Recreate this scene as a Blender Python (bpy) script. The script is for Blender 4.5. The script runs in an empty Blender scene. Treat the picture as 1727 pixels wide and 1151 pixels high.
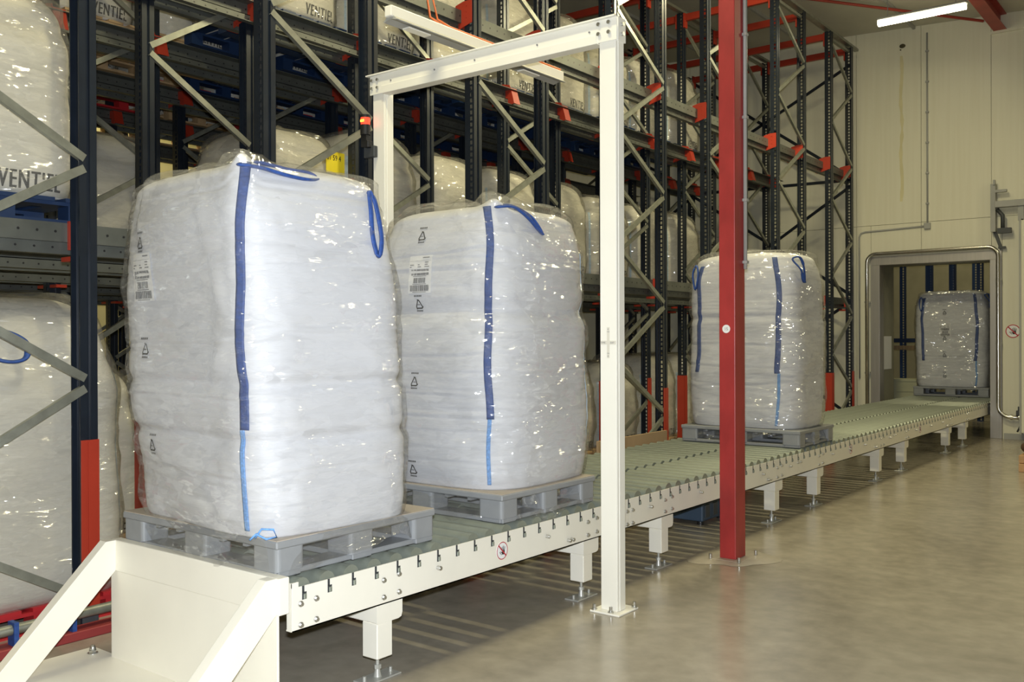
import bpy, bmesh, math, random
from mathutils import Vector, Matrix, noise
from mathutils.bvhtree import BVHTree
PI = math.pi
rnd = random.Random(7)
SC = bpy.context.scene
COL = SC.collection

# ------------------------------------------------------------------ camera, light, exposure
W_PX = 1727.0
F_PX = 1585.0
YAW, PIT, ROL = math.radians(37.75), math.radians(-0.14), math.radians(-0.2)
CAM = Vector((0, 0, 1.6))
fw = Vector((-math.sin(YAW)*math.cos(PIT), math.cos(YAW)*math.cos(PIT), math.sin(PIT)))
rt = Vector((math.cos(YAW), math.sin(YAW), 0))
up = rt.cross(fw)
rt, up = rt*math.cos(ROL)+up*math.sin(ROL), -rt*math.sin(ROL)+up*math.cos(ROL)
cd = bpy.data.cameras.new('camera')
cd.sensor_width = 36.0
cd.lens = F_PX/W_PX*36.0
cd.clip_start = 0.05
cam = bpy.data.objects.new('camera', cd)
cam.matrix_world = Matrix(((rt.x, up.x, -fw.x, CAM.x), (rt.y, up.y, -fw.y, CAM.y), (rt.z, up.z, -fw.z, CAM.z), (0, 0, 0, 1)))
COL.objects.link(cam)
SC.camera = cam
SC.view_settings.view_transform = 'Standard'
SC.view_settings.look = 'None'
SC.view_settings.exposure = 0.0
SC.view_settings.gamma = 1.0
SC.view_settings.use_curve_mapping = False
SC.cycles.max_bounces = 10
SC.cycles.transparent_max_bounces = 24
SC.cycles.diffuse_bounces = 4
SC.cycles.sample_clamp_indirect = 6
SC.cycles.caustics_reflective = False
SC.cycles.caustics_refractive = False
wd = bpy.data.worlds.new('world')
wd.use_nodes = True
wd.node_tree.nodes['Background'].inputs[0].default_value = (1, 0.95, 0.8, 1)
wd.node_tree.nodes['Background'].inputs[1].default_value = 0.0
SC.world = wd

def area_light(name, loc, target, power, color, sx, sy, upv=None):
    l = bpy.data.lights.new(name, 'AREA')
    l.shape = 'RECTANGLE'
    l.size, l.size_y, l.energy, l.color = sx, sy, power, color
    o = bpy.data.objects.new(name, l)
    o.location = loc
    d = Vector(target)-Vector(loc)
    o.rotation_euler = d.to_track_quat('-Z', 'Y').to_euler()
    COL.objects.link(o)
    return o
WARM = (1.0, 0.90, 0.54)
# the camera's own flash, just above the lens
area_light('camera_flash', CAM+up*0.11+fw*0.02, CAM+fw*10, 290, (0.90, 0.95, 1.0), 0.07, 0.05)
# strip lamps under the aisle ceiling (only the one over the door is in view and is modelled below)
for yy, pw in ((11.0, 215), (7.2, 190), (3.2, 140), (-0.8, 70)):
    strip = area_light('aisle_strip_light', (-3.6, yy, 6.25), (-3.6, yy, 0), pw*0.8, WARM, 1.2, 0.10)
    strip.rotation_euler = (0, math.radians(22), 0)   # tubes lie across the aisle, tipped towards the racks
area_light('aisle_strip_light', (1.6, 13.0, 6.25), (1.6, 12.0, 0), 90, WARM, 1.2, 0.12)
# lamps in the aisle behind the racks and in the room beyond the door
area_light('rear_aisle_light', (-13.2, 6, 6.2), (-13.2, 6, 0), 170, WARM, 0.12, 6)
area_light('next_room_light', (-4.5, 20.0, 5.6), (-4.5, 20.0, 0), 80, WARM, 2.4, 0.2)

# ------------------------------------------------------------------ materials
MATS = {}
def nt(name):
    m = bpy.data.materials.new(name)
    m.use_nodes = True
    return m, m.node_tree, m.node_tree.nodes, m.node_tree.links
def mat(name, col, rough=0.5, metal=0.0, var=0.08, scale=4.0, bump=0.0, bscale=60.0, stretch=(1, 1, 1), emit=None, spec=0.5):
    if name in MATS: return MATS[name]
    m, t, n, l = nt(name)
    b = n['Principled BSDF']
    b.inputs['Roughness'].default_value = rough
    b.inputs['Metallic'].default_value = metal
    b.inputs['Specular IOR Level'].default_value = spec
    tc = n.new('ShaderNodeTexCoord')
    mp = n.new('ShaderNodeMapping'); mp.inputs['Scale'].default_value = stretch
    l.new(tc.outputs['Object'], mp.inputs['Vector'])
    nz = n.new('ShaderNodeTexNoise'); nz.inputs['Scale'].default_value = scale; nz.inputs['Detail'].default_value = 5
    l.new(mp.outputs['Vector'], nz.inputs['Vector'])
    r = n.new('ShaderNodeValToRGB')
    r.color_ramp.elements[0].position = 0.3; r.color_ramp.elements[1].position = 0.7
    r.color_ramp.elements[0].color = tuple(c*(1-var) for c in col)+(1,)
    r.color_ramp.elements[1].color = tuple(min(1, c*(1+var)) for c in col)+(1,)
    l.new(nz.outputs['Fac'], r.inputs['Fac'])
    l.new(r.outputs['Color'], b.inputs['Base Color'])
    if bump:
        nb = n.new('ShaderNodeTexNoise'); nb.inputs['Scale'].default_value = bscale; nb.inputs['Detail'].default_value = 3
        l.new(mp.outputs['Vector'], nb.inputs['Vector'])
        bp = n.new('ShaderNodeBump'); bp.inputs['Strength'].default_value = bump; bp.inputs['Distance'].default_value = 0.01
        l.new(nb.outputs['Fac'], bp.inputs['Height']); l.new(bp.outputs['Normal'], b.inputs['Normal'])
    if emit:
        b.inputs['Emission Color'].default_value = emit[0]+(1,)
        b.inputs['Emission Strength'].default_value = emit[1]
    MATS[name] = m
    return m
M_CREAM = mat('cream_paint', (0.86, 0.83, 0.73), 0.38, var=0.03, scale=3)
M_WHITE = mat('white_paint', (0.86, 0.84, 0.76), 0.4, var=0.02)
M_NAVY = mat('navy_paint', (0.010, 0.0145, 0.023), 0.33, var=0.15, scale=9)
M_RED = mat('column_red_paint', (0.36, 0.030, 0.030), 0.42, var=0.2, scale=6, stretch=(1, 1, 0.5))
M_ORANGE = mat('guard_orange_red_paint', (0.36, 0.034, 0.016), 0.42, var=0.08)
M_ROOFRED = mat('roof_steel_red', (0.34, 0.045, 0.03), 0.5, var=0.1)
M_ZINC = mat('galvanised_steel', (0.29, 0.30, 0.26), 0.4, 0.65, var=0.15, scale=14)
M_RAIL = mat('rail_zinc', (0.12, 0.127, 0.115), 0.45, 0.45, var=0.12, scale=8)
M_BOLT = mat('bolt_steel', (0.62, 0.62, 0.6), 0.28, 0.9, var=0.05)
M_ROLL = mat('roller_zinc', (0.31, 0.34, 0.29), 0.42, 0.45, var=0.12, scale=8)
M_DARK = mat('black_plastic', (0.015, 0.015, 0.016), 0.4)
M_SHADE = mat('dark_steel', (0.05, 0.055, 0.06), 0.5)
M_GREYP = mat('grey_pallet_plastic', (0.27, 0.28, 0.29), 0.42, var=0.06, scale=10)
M_BLUEP = mat('blue_pallet_plastic', (0.008, 0.025, 0.075), 0.5, var=0.12)
M_REDP = mat('red_pallet_plastic', (0.42, 0.02, 0.025), 0.45, var=0.1)
M_WOOD = mat('pallet_wood', (0.40, 0.27, 0.14), 0.7, var=0.2, scale=6, stretch=(6, 1, 1))
M_CARD = mat('brown_cardboard', (0.42, 0.29, 0.16), 0.75, var=0.08)
M_STRAP = mat('blue_webbing', (0.018, 0.062, 0.25), 0.6, var=0.2, scale=60)
M_STITCH = mat('pale_blue_stitching', (0.16, 0.36, 0.74), 0.7, var=0.25, scale=90)
M_PALE = mat('pale_blue_hem', (0.50, 0.66, 0.84), 0.6, var=0.12, scale=60)
M_LABEL = mat('paper_white', (0.86, 0.86, 0.86), 0.5, var=0.01)
M_INK = mat('black_ink', (0.012, 0.012, 0.014), 0.6)
M_GREYINK = mat('grey_ink', (0.22, 0.22, 0.23), 0.6)
M_STAIN = mat('dirty_brown', (0.07, 0.06, 0.03), 0.8)
M_SIGNRED = mat('sign_red', (0.50, 0.035, 0.05), 0.5)
M_YEL = mat('yellow_label', (0.85, 0.68, 0.03), 0.5)
M_INOX = mat('stainless_steel', (0.62, 0.60, 0.55), 0.22, 0.95, var=0.05)
M_INOXD = mat('brushed_stainless', (0.42, 0.40, 0.38), 0.4, 0.7, var=0.06, stretch=(8, 8, 0.4))
M_GREY = mat('grey_plastic', (0.36, 0.36, 0.34), 0.5)
M_ORCAB = mat('orange_cable', (0.70, 0.17, 0.05), 0.5)
M_TUBE = mat('lit_tube', (1, 1, 1), 0.5, emit=((1.0, 0.92, 0.62), 15.0))
M_LENS = mat('lit_red_lens', (0.8, 0.03, 0.02), 0.3, emit=((1.0, 0.05, 0.02), 2.2))
M_BULB = mat('lit_amber_core', (1, 0.4, 0.1), 0.3, emit=((1.0, 0.22, 0.02), 5.0))
M_CEIL = mat('ceiling_panel_grey', (0.56, 0.54, 0.45), 0.6, var=0.05, scale=2)
M_BROWN = mat('brown_sacking', (0.10, 0.055, 0.03), 0.8)
M_TUB = mat('blue_tub_plastic', (0.045, 0.075, 0.12), 0.5)

def floor_mat():
    m, t, n, l = nt('polished_concrete')
    b = n['Principled BSDF']
    tc = n.new('ShaderNodeTexCoord')
    a = n.new('ShaderNodeTexNoise'); a.inputs['Scale'].default_value = 0.9; a.inputs['Detail'].default_value = 8; a.inputs['Roughness'].default_value = 0.62; a.inputs['Distortion'].default_value = 0.8
    c = n.new('ShaderNodeTexNoise'); c.inputs['Scale'].default_value = 9; c.inputs['Detail'].default_value = 6
    l.new(tc.outputs['Object'], a.inputs['Vector']); l.new(tc.outputs['Object'], c.inputs['Vector'])
    r = n.new('ShaderNodeValToRGB')
    e = r.color_ramp.elements
    e[0].position = 0.3; e[0].color = (0.285, 0.255, 0.205, 1)
    e[1].position = 0.75; e[1].color = (0.415, 0.378, 0.312, 1)
    l.new(a.outputs['Fac'], r.inputs['Fac'])
    mx = n.new('ShaderNodeMix'); mx.data_type = 'RGBA'; mx.blend_type = 'OVERLAY'; mx.inputs[0].default_value = 0.25
    l.new(r.outputs['Color'], mx.inputs[6]); l.new(c.outputs['Fac'], mx.inputs[7])
    l.new(mx.outputs[2], b.inputs['Base Color'])
    rr = n.new('ShaderNodeMapRange'); rr.inputs[3].default_value = 0.12; rr.inputs[4].default_value = 0.3
    l.new(c.outputs['Fac'], rr.inputs[0]); l.new(rr.outputs[0], b.inputs['Roughness'])
    b.inputs['Specular IOR Level'].default_value = 0.7
    return m
M_FLOOR = floor_mat()

def wall_mat():
    m, t, n, l = nt('insulated_panel_cream')
    b = n['Principled BSDF']; b.inputs['Roughness'].default_value = 0.42
    tc = n.new('ShaderNodeTexCoord')
    mp = n.new('ShaderNodeMapping'); mp.inputs['Scale'].default_value = (7, 1, 0.25)
    l.new(tc.outputs['Object'], mp.inputs['Vector'])
    a = n.new('ShaderNodeTexNoise'); a.inputs['Scale'].default_value = 2.5; a.inputs['Detail'].default_value = 6
    l.new(mp.outputs['Vector'], a.inputs['Vector'])
    r = n.new('ShaderNodeValToRGB'); e = r.color_ramp.elements
    e[0].position = 0.2; e[0].color = (0.70, 0.67, 0.52, 1)
    e[1].position = 0.6; e[1].color = (0.745, 0.72, 0.575, 1)
    l.new(a.outputs['Fac'], r.inputs['Fac']); l.new(r.outputs['Color'], b.inputs['Base Color'])
    return m
M_WALL = wall_mat()
M_FARWALL = mat('far_wall_cream', (0.74, 0.66, 0.36), 0.6, var=0.04)

def fabric_mat(name, col):
    m, t, n, l = nt(name)
    b = n['Principled BSDF']; b.inputs['Roughness'].default_value = 0.6
    b.inputs['Specular IOR Level'].default_value = 0.3
    tc = n.new('ShaderNodeTexCoord')
    nz = n.new('ShaderNodeTexNoise'); nz.inputs['Scale'].default_value = 3; nz.inputs['Detail'].default_value = 4
    l.new(tc.outputs['Object'], nz.inputs['Vector'])
    r = n.new('ShaderNodeValToRGB'); e = r.color_ramp.elements
    e[0].position = 0.3; e[0].color = tuple(c*0.95 for c in col)+(1,); e[1].position = 0.7; e[1].color = col+(1,)
    l.new(nz.outputs['Fac'], r.inputs['Fac']); l.new(r.outputs['Color'], b.inputs['Base Color'])
    mp = n.new('ShaderNodeMapping'); mp.inputs['Scale'].default_value = (1.2, 1.2, 7)
    l.new(tc.outputs['Object'], mp.inputs['Vector'])
    w = n.new('ShaderNodeTexNoise'); w.inputs['Scale'].default_value = 5; w.inputs['Detail'].default_value = 5
    l.new(mp.outputs['Vector'], w.inputs['Vector'])
    bp = n.new('ShaderNodeBump'); bp.inputs['Strength'].default_value = 0.16; bp.inputs['Distance'].default_value = 0.03
    l.new(w.outputs['Fac'], bp.inputs['Height']); l.new(bp.outputs['Normal'], b.inputs['Normal'])
    return m
M_FAB = fabric_mat('woven_white_fabric', (0.72, 0.73, 0.77))
M_FABW = fabric_mat('woven_offwhite_fabric', (0.70, 0.68, 0.63))

def film_mat(name, haze, gloss, tint, crumple=1.0):
    m, t, n, l = nt(name)
    out = n['Material Output']; n.remove(n['Principled BSDF'])
    tc = n.new('ShaderNodeTexCoord')
    mp = n.new('ShaderNodeMapping'); mp.inputs['Scale'].default_value = (0.75, 0.75, 2.3); mp.inputs['Rotation'].default_value = (0.35, 0.3, 0.2); mp.vector_type = 'POINT'
    l.new(tc.outputs['Object'], mp.inputs['Vector'])
    # crumpled film: flat facets that tilt at random, in two sizes
    wn = n.new('ShaderNodeTexNoise'); wn.inputs['Scale'].default_value = 4; wn.inputs['Detail'].default_value = 2
    l.new(mp.outputs['Vector'], wn.inputs['Vector'])
    wp = n.new('ShaderNodeVectorMath'); wp.operation = 'MULTIPLY_ADD'; wp.inputs[1].default_value = (0.16, 0.16, 0.16)
    l.new(wn.outputs['Color'], wp.inputs[0]); l.new(mp.outputs['Vector'], wp.inputs[2])
    hs = []
    for sc, k in ((4.2, 0.6), (10.0, 0.48), (22.0, 0.2)):
        v = n.new('ShaderNodeTexVoronoi'); v.inputs['Scale'].default_value = sc; l.new(wp.outputs[0], v.inputs['Vector'])
        df_ = n.new('ShaderNodeVectorMath'); df_.operation = 'SUBTRACT'; l.new(wp.outputs[0], df_.inputs[0]); l.new(v.outputs['Position'], df_.inputs[1])
        cc = n.new('ShaderNodeVectorMath'); cc.operation = 'SUBTRACT'; cc.inputs[1].default_value = (0.5, 0.5, 0.5); l.new(v.outputs['Color'], cc.inputs[0])
        dt = n.new('ShaderNodeVectorMath'); dt.operation = 'DOT_PRODUCT'; l.new(df_.outputs[0], dt.inputs[0]); l.new(cc.outputs[0], dt.inputs[1])
        ml = n.new('ShaderNodeMath'); ml.operation = 'MULTIPLY'; ml.inputs[1].default_value = k*crumple; l.new(dt.outputs['Value'], ml.inputs[0]); hs.append(ml)
    a0 = n.new('ShaderNodeMath'); a0.operation = 'ADD'; l.new(hs[0].outputs[0], a0.inputs[0]); l.new(hs[1].outputs[0], a0.inputs[1])
    ad = n.new('ShaderNodeMath'); ad.operation = 'ADD'; l.new(a0.outputs[0], ad.inputs[0]); l.new(hs[2].outputs[0], ad.inputs[1])
    bp = n.new('ShaderNodeBump'); bp.inputs['Strength'].default_value = 1.0; bp.inputs['Distance'].default_value = 1.0
    l.new(ad.outputs[0], bp.inputs['Height'])
    tr = n.new('ShaderNodeBsdfTransparent'); tr.inputs[0].default_value = tint+(1,)
    gl = n.new('ShaderNodeBsdfGlossy'); gl.inputs['Roughness'].default_value = 0.12
    l.new(bp.outputs['Normal'], gl.inputs['Normal'])
    df = n.new('ShaderNodeBsdfDiffuse'); df.inputs[0].default_value = (0.8, 0.79, 0.74, 1)
    lw = n.new('ShaderNodeLayerWeight'); lw.inputs['Blend'].default_value = 0.22
    l.new(bp.outputs['Normal'], lw.inputs['Normal'])
    f1 = n.new('ShaderNodeMath'); f1.operation = 'MULTIPLY_ADD'; f1.inputs[1].default_value = 0.30; f1.inputs[2].default_value = gloss; f1.use_clamp = True
    l.new(lw.outputs['Facing'], f1.inputs[0])
    m1 = n.new('ShaderNodeMixShader'); m1.inputs[0].default_value = haze
    l.new(tr.outputs[0], m1.inputs[1]); l.new(df.outputs[0], m1.inputs[2])
    m2 = n.new('ShaderNodeMixShader')
    l.new(f1.outputs[0], m2.inputs[0]); l.new(m1.outputs[0], m2.inputs[1]); l.new(gl.outputs[0], m2.inputs[2])
    l.new(m2.outputs[0], out.inputs['Surface'])
    return m
M_FILM = film_mat('clear_plastic_film', 0.055, 0.09, (0.97, 0.97, 0.97))
M_FILMW = film_mat('clear_plastic_film_rack', 0.10, 0.10, (0.95, 0.94, 0.90), 1.2)

# ------------------------------------------------------------------ mesh helpers
class MB:
    def __init__(s): s.v = []; s.f = []; s.sm = []
    def add(s, vs, fs, smooth=False):
        k = len(s.v); s.v += [tuple(p) for p in vs]
        for f in fs: s.f.append([i+k for i in f]); s.sm.append(smooth)
        return s
    def box(s, x0, x1, y0, y1, z0, z1, c=0.0):
        x0, x1 = min(x0, x1), max(x0, x1); y0, y1 = min(y0, y1), max(y0, y1); z0, z1 = min(z0, z1), max(z0, z1)
        c = min(c, 0.49*min(x1-x0, y1-y0, z1-z0))
        if c <= 0:
            return s.add([(x, y, z) for z in (z0, z1) for y in (y0, y1) for x in (x0, x1)],
                         [(0, 2, 3, 1), (4, 5, 7, 6), (0, 1, 5, 4), (2, 6, 7, 3), (0, 4, 6, 2), (1, 3, 7, 5)])
        b = bmesh.new(); bmesh.ops.create_cube(b, size=1)
        for v in b.verts: v.co = ((x0+x1)/2+v.co.x*(x1-x0), (y0+y1)/2+v.co.y*(y1-y0), (z0+z1)/2+v.co.z*(z1-z0))
        bmesh.ops.bevel(b, geom=list(b.edges), offset=c, segments=1, affect='EDGES')
        s.bm(b); return s
    def bm(s, b, smooth=False):
        b.verts.index_update()
        s.add([v.co[:] for v in b.verts], [[v.index for v in f.verts] for f in b.faces], smooth); b.free()
    def bar(s, p0, p1, w, h, upv=(0, 0, 1)):
        p0, p1 = Vector(p0), Vector(p1); d = (p1-p0).normalized(); u = Vector(upv)
        if abs(d.dot(u)) > 0.98: u = Vector((1, 0, 0))
        a = d.cross(u).normalized(); b = a.cross(d).normalized()
        vs = [p+a*sx*w/2+b*sy*h/2 for p in (p0, p1) for sx, sy in ((-1, -1), (1, -1), (1, 1), (-1, 1))]
        return s.add(vs, [(3, 2, 1, 0), (4, 5, 6, 7), (0, 1, 5, 4), (1, 2, 6, 5), (2, 3, 7, 6), (3, 0, 4, 7)])
    def cyl(s, p0, p1, r, n=16, r1=None, smooth=True, caps=True):
        p0, p1 = Vector(p0), Vector(p1); d = (p1-p0).normalized()
        u = Vector((0, 0, 1)) if abs(d.z) < 0.9 else Vector((1, 0, 0))
        a = d.cross(u).normalized(); b = d.cross(a)
        r1 = r if r1 is None else r1
        vs = [p0+(a*math.cos(2*PI*i/n)+b*math.sin(2*PI*i/n))*r for i in range(n)]+[p1+(a*math.cos(2*PI*i/n)+b*math.sin(2*PI*i/n))*r1 for i in range(n)]
        s.add(vs, [(i, (i+1) % n, n+(i+1) % n, n+i) for i in range(n)], smooth)
        if caps: s.add(vs[:n], [tuple(range(n))[::-1]]); s.add(vs[n:], [tuple(range(n))])
        return s
    def tube(s, pts, r, n=8, flat=1.0, closed=False, nrm=None):
        pts = [Vector(p) for p in pts]; m = len(pts); vs = []
        for i, p in enumerate(pts):
            q0 = pts[(i-1) % m] if closed or i > 0 else p; q1 = pts[(i+1) % m] if closed or i < m-1 else p
            d = (q1-q0).normalized()
            u = Vector(nrm) if nrm is not None else (Vector((0, 0, 1)) if abs(d.z) < 0.9 else Vector((1, 0, 0)))
            a = d.cross(u)
            a = a.normalized() if a.length > 1e-4 else Vector((1, 0, 0))
            b = a.cross(d).normalized()
            vs += [p+(a*math.cos(2*PI*k/n)+b*math.sin(2*PI*k/n)*flat)*r for k in range(n)]
        fs = []
        for i in range(m if closed else m-1):
            j = (i+1) % m
            fs += [(i*n+k, i*n+(k+1) % n, j*n+(k+1) % n, j*n+k) for k in range(n)]
        if not closed: fs += [tuple(range(n))[::-1], tuple((m-1)*n+k for k in range(n))]
        return s.add(vs, fs, True)
    def sphere(s, c, r, nu=12, nv=8, sz=1.0):
        vs = []; fs = []
        for j in range(nv+1):
            t = PI*j/nv
            for i in range(nu): vs.append((c[0]+r*math.sin(t)*math.cos(2*PI*i/nu), c[1]+r*math.sin(t)*math.sin(2*PI*i/nu), c[2]+r*sz*math.cos(t)))
        for j in range(nv):
            for i in range(nu): fs.append((j*nu+i, j*nu+(i+1) % nu, (j+1)*nu+(i+1) % nu, (j+1)*nu+i)[::-1])
        return s.add(vs, fs, True)
    def prism(s, poly, axis, a0, a1):
        # poly: 2-D points in the other two axes (in order), extruded along axis
        def mk(p, a):
            return {'x': (a, p[0], p[1]), 'y': (p[0], a, p[1]), 'z': (p[0], p[1], a)}[axis]
        n = len(poly); vs = [mk(p, a0) for p in poly]+[mk(p, a1) for p in poly]
        return s.add(vs, [tuple(range(n))[::-1], tuple(range(n, 2*n))]+[(i, (i+1) % n, n+(i+1) % n, n+i) for i in range(n)])
    def mesh(s, name, m, org=(0, 0, 0)):
        me = bpy.data.meshes.new(name)
        o = org
        me.from_pydata([(v[0]-o[0], v[1]-o[1], v[2]-o[2]) for v in s.v], [], s.f)
        me.polygons.foreach_set('use_smooth', s.sm)
        b = bmesh.new(); b.from_mesh(me); bmesh.ops.recalc_face_normals(b, faces=b.faces); b.to_mesh(me); b.free()
        me.materials.append(m); me.update()
        return me
    def build(s, name, m, parent=None, label=None):
        org = Vector((0, 0, 0)); p = parent
        while p is not None: org += p.location; p = p.parent
        return link(name, s.mesh(name, m, org), parent, label)
def link(name, me, parent=None, label=None):
    o = bpy.data.objects.new(name, me); COL.objects.link(o)
    if parent: o.parent = parent
    if label: o['label'] = label
    return o
def thing(name, label, cat, loc=(0, 0, 0), rz=0.0, group=None):
    o = bpy.data.objects.new(name, None); COL.objects.link(o)
    o.location = loc; o.rotation_euler = (0, 0, rz); o.empty_display_size = 0.1
    return tag(o, label, cat, group)
def tag(o, label, cat, group=None):
    o['label'] = label; o['category'] = cat
    if group: o['group'] = group
    return o
def struct(o): o['kind'] = 'structure'; return o
def stuff(o): o['kind'] = 'stuff'; return o
def dup(root, loc, label=None, group=None, rz=None):
    r = root.copy(); COL.objects.link(r); r.location = loc
    if rz is not None: r.rotation_euler = (0, 0, rz)
    if label: r['label'] = label
    if group: r['group'] = group
    for ch in list(root.children):
        c = ch.copy(); COL.objects.link(c); c.parent = r
        for g in list(ch.children):
            d = g.copy(); COL.objects.link(d); d.parent = c
    return r
def bevel(o, w=0.004, seg=2):
    m = o.modifiers.new('bevel', 'BEVEL'); m.width = w; m.segments = seg; m.limit_method = 'ANGLE'; m.angle_limit = math.radians(40)
    return o
def text_mesh(body, size, ext=0.0008, align='LEFT', bold=0.0):
    c = bpy.data.curves.new('writing', 'FONT'); c.body = body; c.size = size; c.extrude = ext; c.offset = bold; c.space_character = 1.18 if len(body) == 7 and body.isalpha() else 1.0; c.align_x = align; c.resolution_u = 2
    o = bpy.data.objects.new('writing', c); COL.objects.link(o)
    dg = bpy.context.evaluated_depsgraph_get()
    me = bpy.data.meshes.new_from_object(o.evaluated_get(dg))
    vs = [v.co[:] for v in me.vertices]; fs = [list(p.vertices) for p in me.polygons]
    bpy.data.objects.remove(o); bpy.data.curves.remove(c); bpy.data.meshes.remove(me)
    return vs, fs
ORD = ['first', 'second', 'third', 'fourth', 'fifth', 'sixth', 'seventh', 'eighth', 'ninth', 'tenth', 'eleventh', 'twelfth']

# ------------------------------------------------------------------ setting
WY = 16.4
f = MB().box(-15, 7, -4, 24, -0.1, 0).build('floor', M_FLOOR); struct(f)
def ceil_z(x): return 6.72-0.05*(x+3.72)
cm = MB()
cm.prism([(-15, ceil_z(-15)), (7, ceil_z(7)), (7, ceil_z(7)+0.12), (-15, ceil_z(-15)+0.12)], 'y', -4, WY)
ceiling = struct(cm.build('ceiling', M_CEIL))
for x in (-9.6, -7.9, -6.1, -4.25, -2.2, -0.2, 2.0):
    z = ceil_z(x); MB().box(x-0.02, x+0.02, -4, WY-0.02, z-0.05, z+0.01).build('purlin', M_GREY, ceiling)
z = 6.62
MB().cyl((-8.6, 9.4, ceil_z(-8.6)-0.12), (-3.2, 16.33, 6.60), 0.022, 10).build('tie_rod', M_ROOFRED, ceiling, 'thin red diagonal roof tie rod')
# end wall of insulated panels with the door opening
ww = bpy.data.objects.new('wall_far', None); COL.objects.link(ww); ww.location = (0, WY, 0); struct(ww)
DX0, DX1, DZ = -4.96, -2.95, 2.96
MB().box(-15, DX0, WY+0.03, WY+0.15, 0, 8).box(DX1, 7, WY+0.03, WY+0.15, 0, 8).box(DX0, DX1, WY+0.03, WY+0.15, DZ, 8).build('panel_backing', M_SHADE, ww)
g = 0.006
xs = [-3.1+1.05*i for i in range(-11, 10)]
for x0, x1 in zip(xs[:-1], xs[1:]):
    for z0, z1 in ((0, 3.5), (3.5, 7.6)):
        pieces = [(x0, x1, z0, z1)]
        if z0 == 0:
            if x0 >= DX0-1e-3 and x1 <= DX1+1e-3: pieces = [(x0, x1, DZ, z1)]
            elif x1 > DX0 and x0 < DX0: pieces = [(x0, DX0, z0, z1), (DX0, x1, DZ, z1)]
            elif x1 > DX1 and x0 < DX1: pieces = [(DX1, x1, z0, z1), (x0, DX1, DZ, z1)]
        else:
            z1 = ceil_z((x0+x1)/2)+0.1
            if x0 > -3.2: z1 = 6.38
        for a, b, c, d in pieces:
            MB().box(a+g/2, b-g/2, WY, WY+0.05, c+(g/2 if c else 0), d-g/2).build('wall_panel', M_WALL, ww)
MB().box(-3.1, 7, WY-0.03, WY+0.12, 6.38, 6.42).build('ledge_trim', M_WALL, ww)
MB().box(-15, -4.98, WY-0.012, WY, 0, 0.09).box(-2.93, 7, WY-0.012, WY, 0, 0.09).build('skirting', M_GREY, ww)
MB().sphere((-4.44, WY, 6.46), 0.05, 10, 6, 0.7).build('dirt_mark', M_STAIN, ww, 'dark brown dirty hole in the wall')
m = MB(); n_ = 18
for k in range(n_):
    za, zb = 6.3-k*0.135, 6.3-(k+1)*0.135; wa, wb = [0.012+0.02*abs(math.sin(q*1.7+0.4)) for q in (k, k+1)]
    xa, xb = [-4.46+0.012*math.sin(q*0.9) for q in (k, k+1)]
    m.add([(xa-wa, WY-0.0006, za), (xa+wa, WY-0.0006, za), (xb+wb, WY-0.0006, zb), (xb-wb, WY-0.0006, zb)], [(0, 1, 2, 3)])
m.build('drip_stain', mat('yellowed_drip', (0.66, 0.60, 0.36), 0.5), ww, 'yellowish drip stain running down the wall')
MB().cyl((-4.47, WY-0.01, 6.4), (-4.47, WY+0.01, 6.4), 0.012, 8).build('screw_hole', M_STAIN, ww)
struct(MB().box(-15, -14.85, -4, 24, 0, 8).build('wall_left', M_FARWALL))
struct(MB().box(6.9, 7, -4, 24, 0, 8).build('wall_right', M_WALL))
struct(MB().box(-15, 7, -4.1, -4, 0, 8).build('wall_near', M_WALL))
# door frame (stainless), tunnel behind it
dr = bpy.data.objects.new('door_1', None); COL.objects.link(dr); dr.location = (-3.95, WY, 0); struct(dr)
bevel(MB().box(-4.96, -4.81, WY-0.04, WY+0.2, 0, 2.82).build('jamb', M_INOXD, dr))
bevel(MB().box(-3.12, -2.95, WY-0.04, WY+0.2, 0, 2.82).build('jamb', M_INOXD, dr))
bevel(MB().box(-4.96, -2.95, WY-0.04, WY+0.2, 2.82, 2.965).build('lintel', M_INOXD, dr))
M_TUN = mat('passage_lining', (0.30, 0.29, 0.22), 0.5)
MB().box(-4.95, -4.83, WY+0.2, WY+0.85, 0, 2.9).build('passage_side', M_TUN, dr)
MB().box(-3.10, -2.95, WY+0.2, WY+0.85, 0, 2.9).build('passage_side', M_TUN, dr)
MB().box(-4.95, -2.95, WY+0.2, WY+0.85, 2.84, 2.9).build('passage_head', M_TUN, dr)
struct(MB().box(-12, 0, 22.9, 23, 0, 6).build('wall_far_room', mat('far_room_wall', (0.42, 0.38, 0.24), 0.6)))
# beam and column
t = thing('roof_beam', 'big red roof girder running to the end wall above the column line', 'roof beam', (-2.97, 11, 6.42))
m = MB(); X = -2.97
m.box(X-0.09, X+0.09, 6.0, WY, 6.42, 6.435).box(X-0.09, X+0.09, 6.0, WY, 6.66, 6.675).box(X-0.006, X+0.006, 6.0, WY, 6.43, 6.67)
m.build('girder', M_ROOFRED, t)
M_GROUT = mat('grout', (0.36, 0.325, 0.268), 0.4, var=0.1, scale=14)
t = thing('column', 'dark red painted square steel column standing in front of the conveyor', 'column', (-2.91, 6.365, 0))
bevel(MB().box(-2.972, -2.848, 6.28, 6.45, 0.012, 6.42).build('shaft', M_RED, t), 0.006)
MB().box(-3.03, -2.79, 6.22, 6.51, 0, 0.014, 0.003).build('base_plate', M_GROUT, t)
pr_ = random.Random(3); n = 28
m = MB()
def patch_r(a): return 0.27+0.06*math.sin(2*a+0.6)+0.03*math.sin(5*a)
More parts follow.
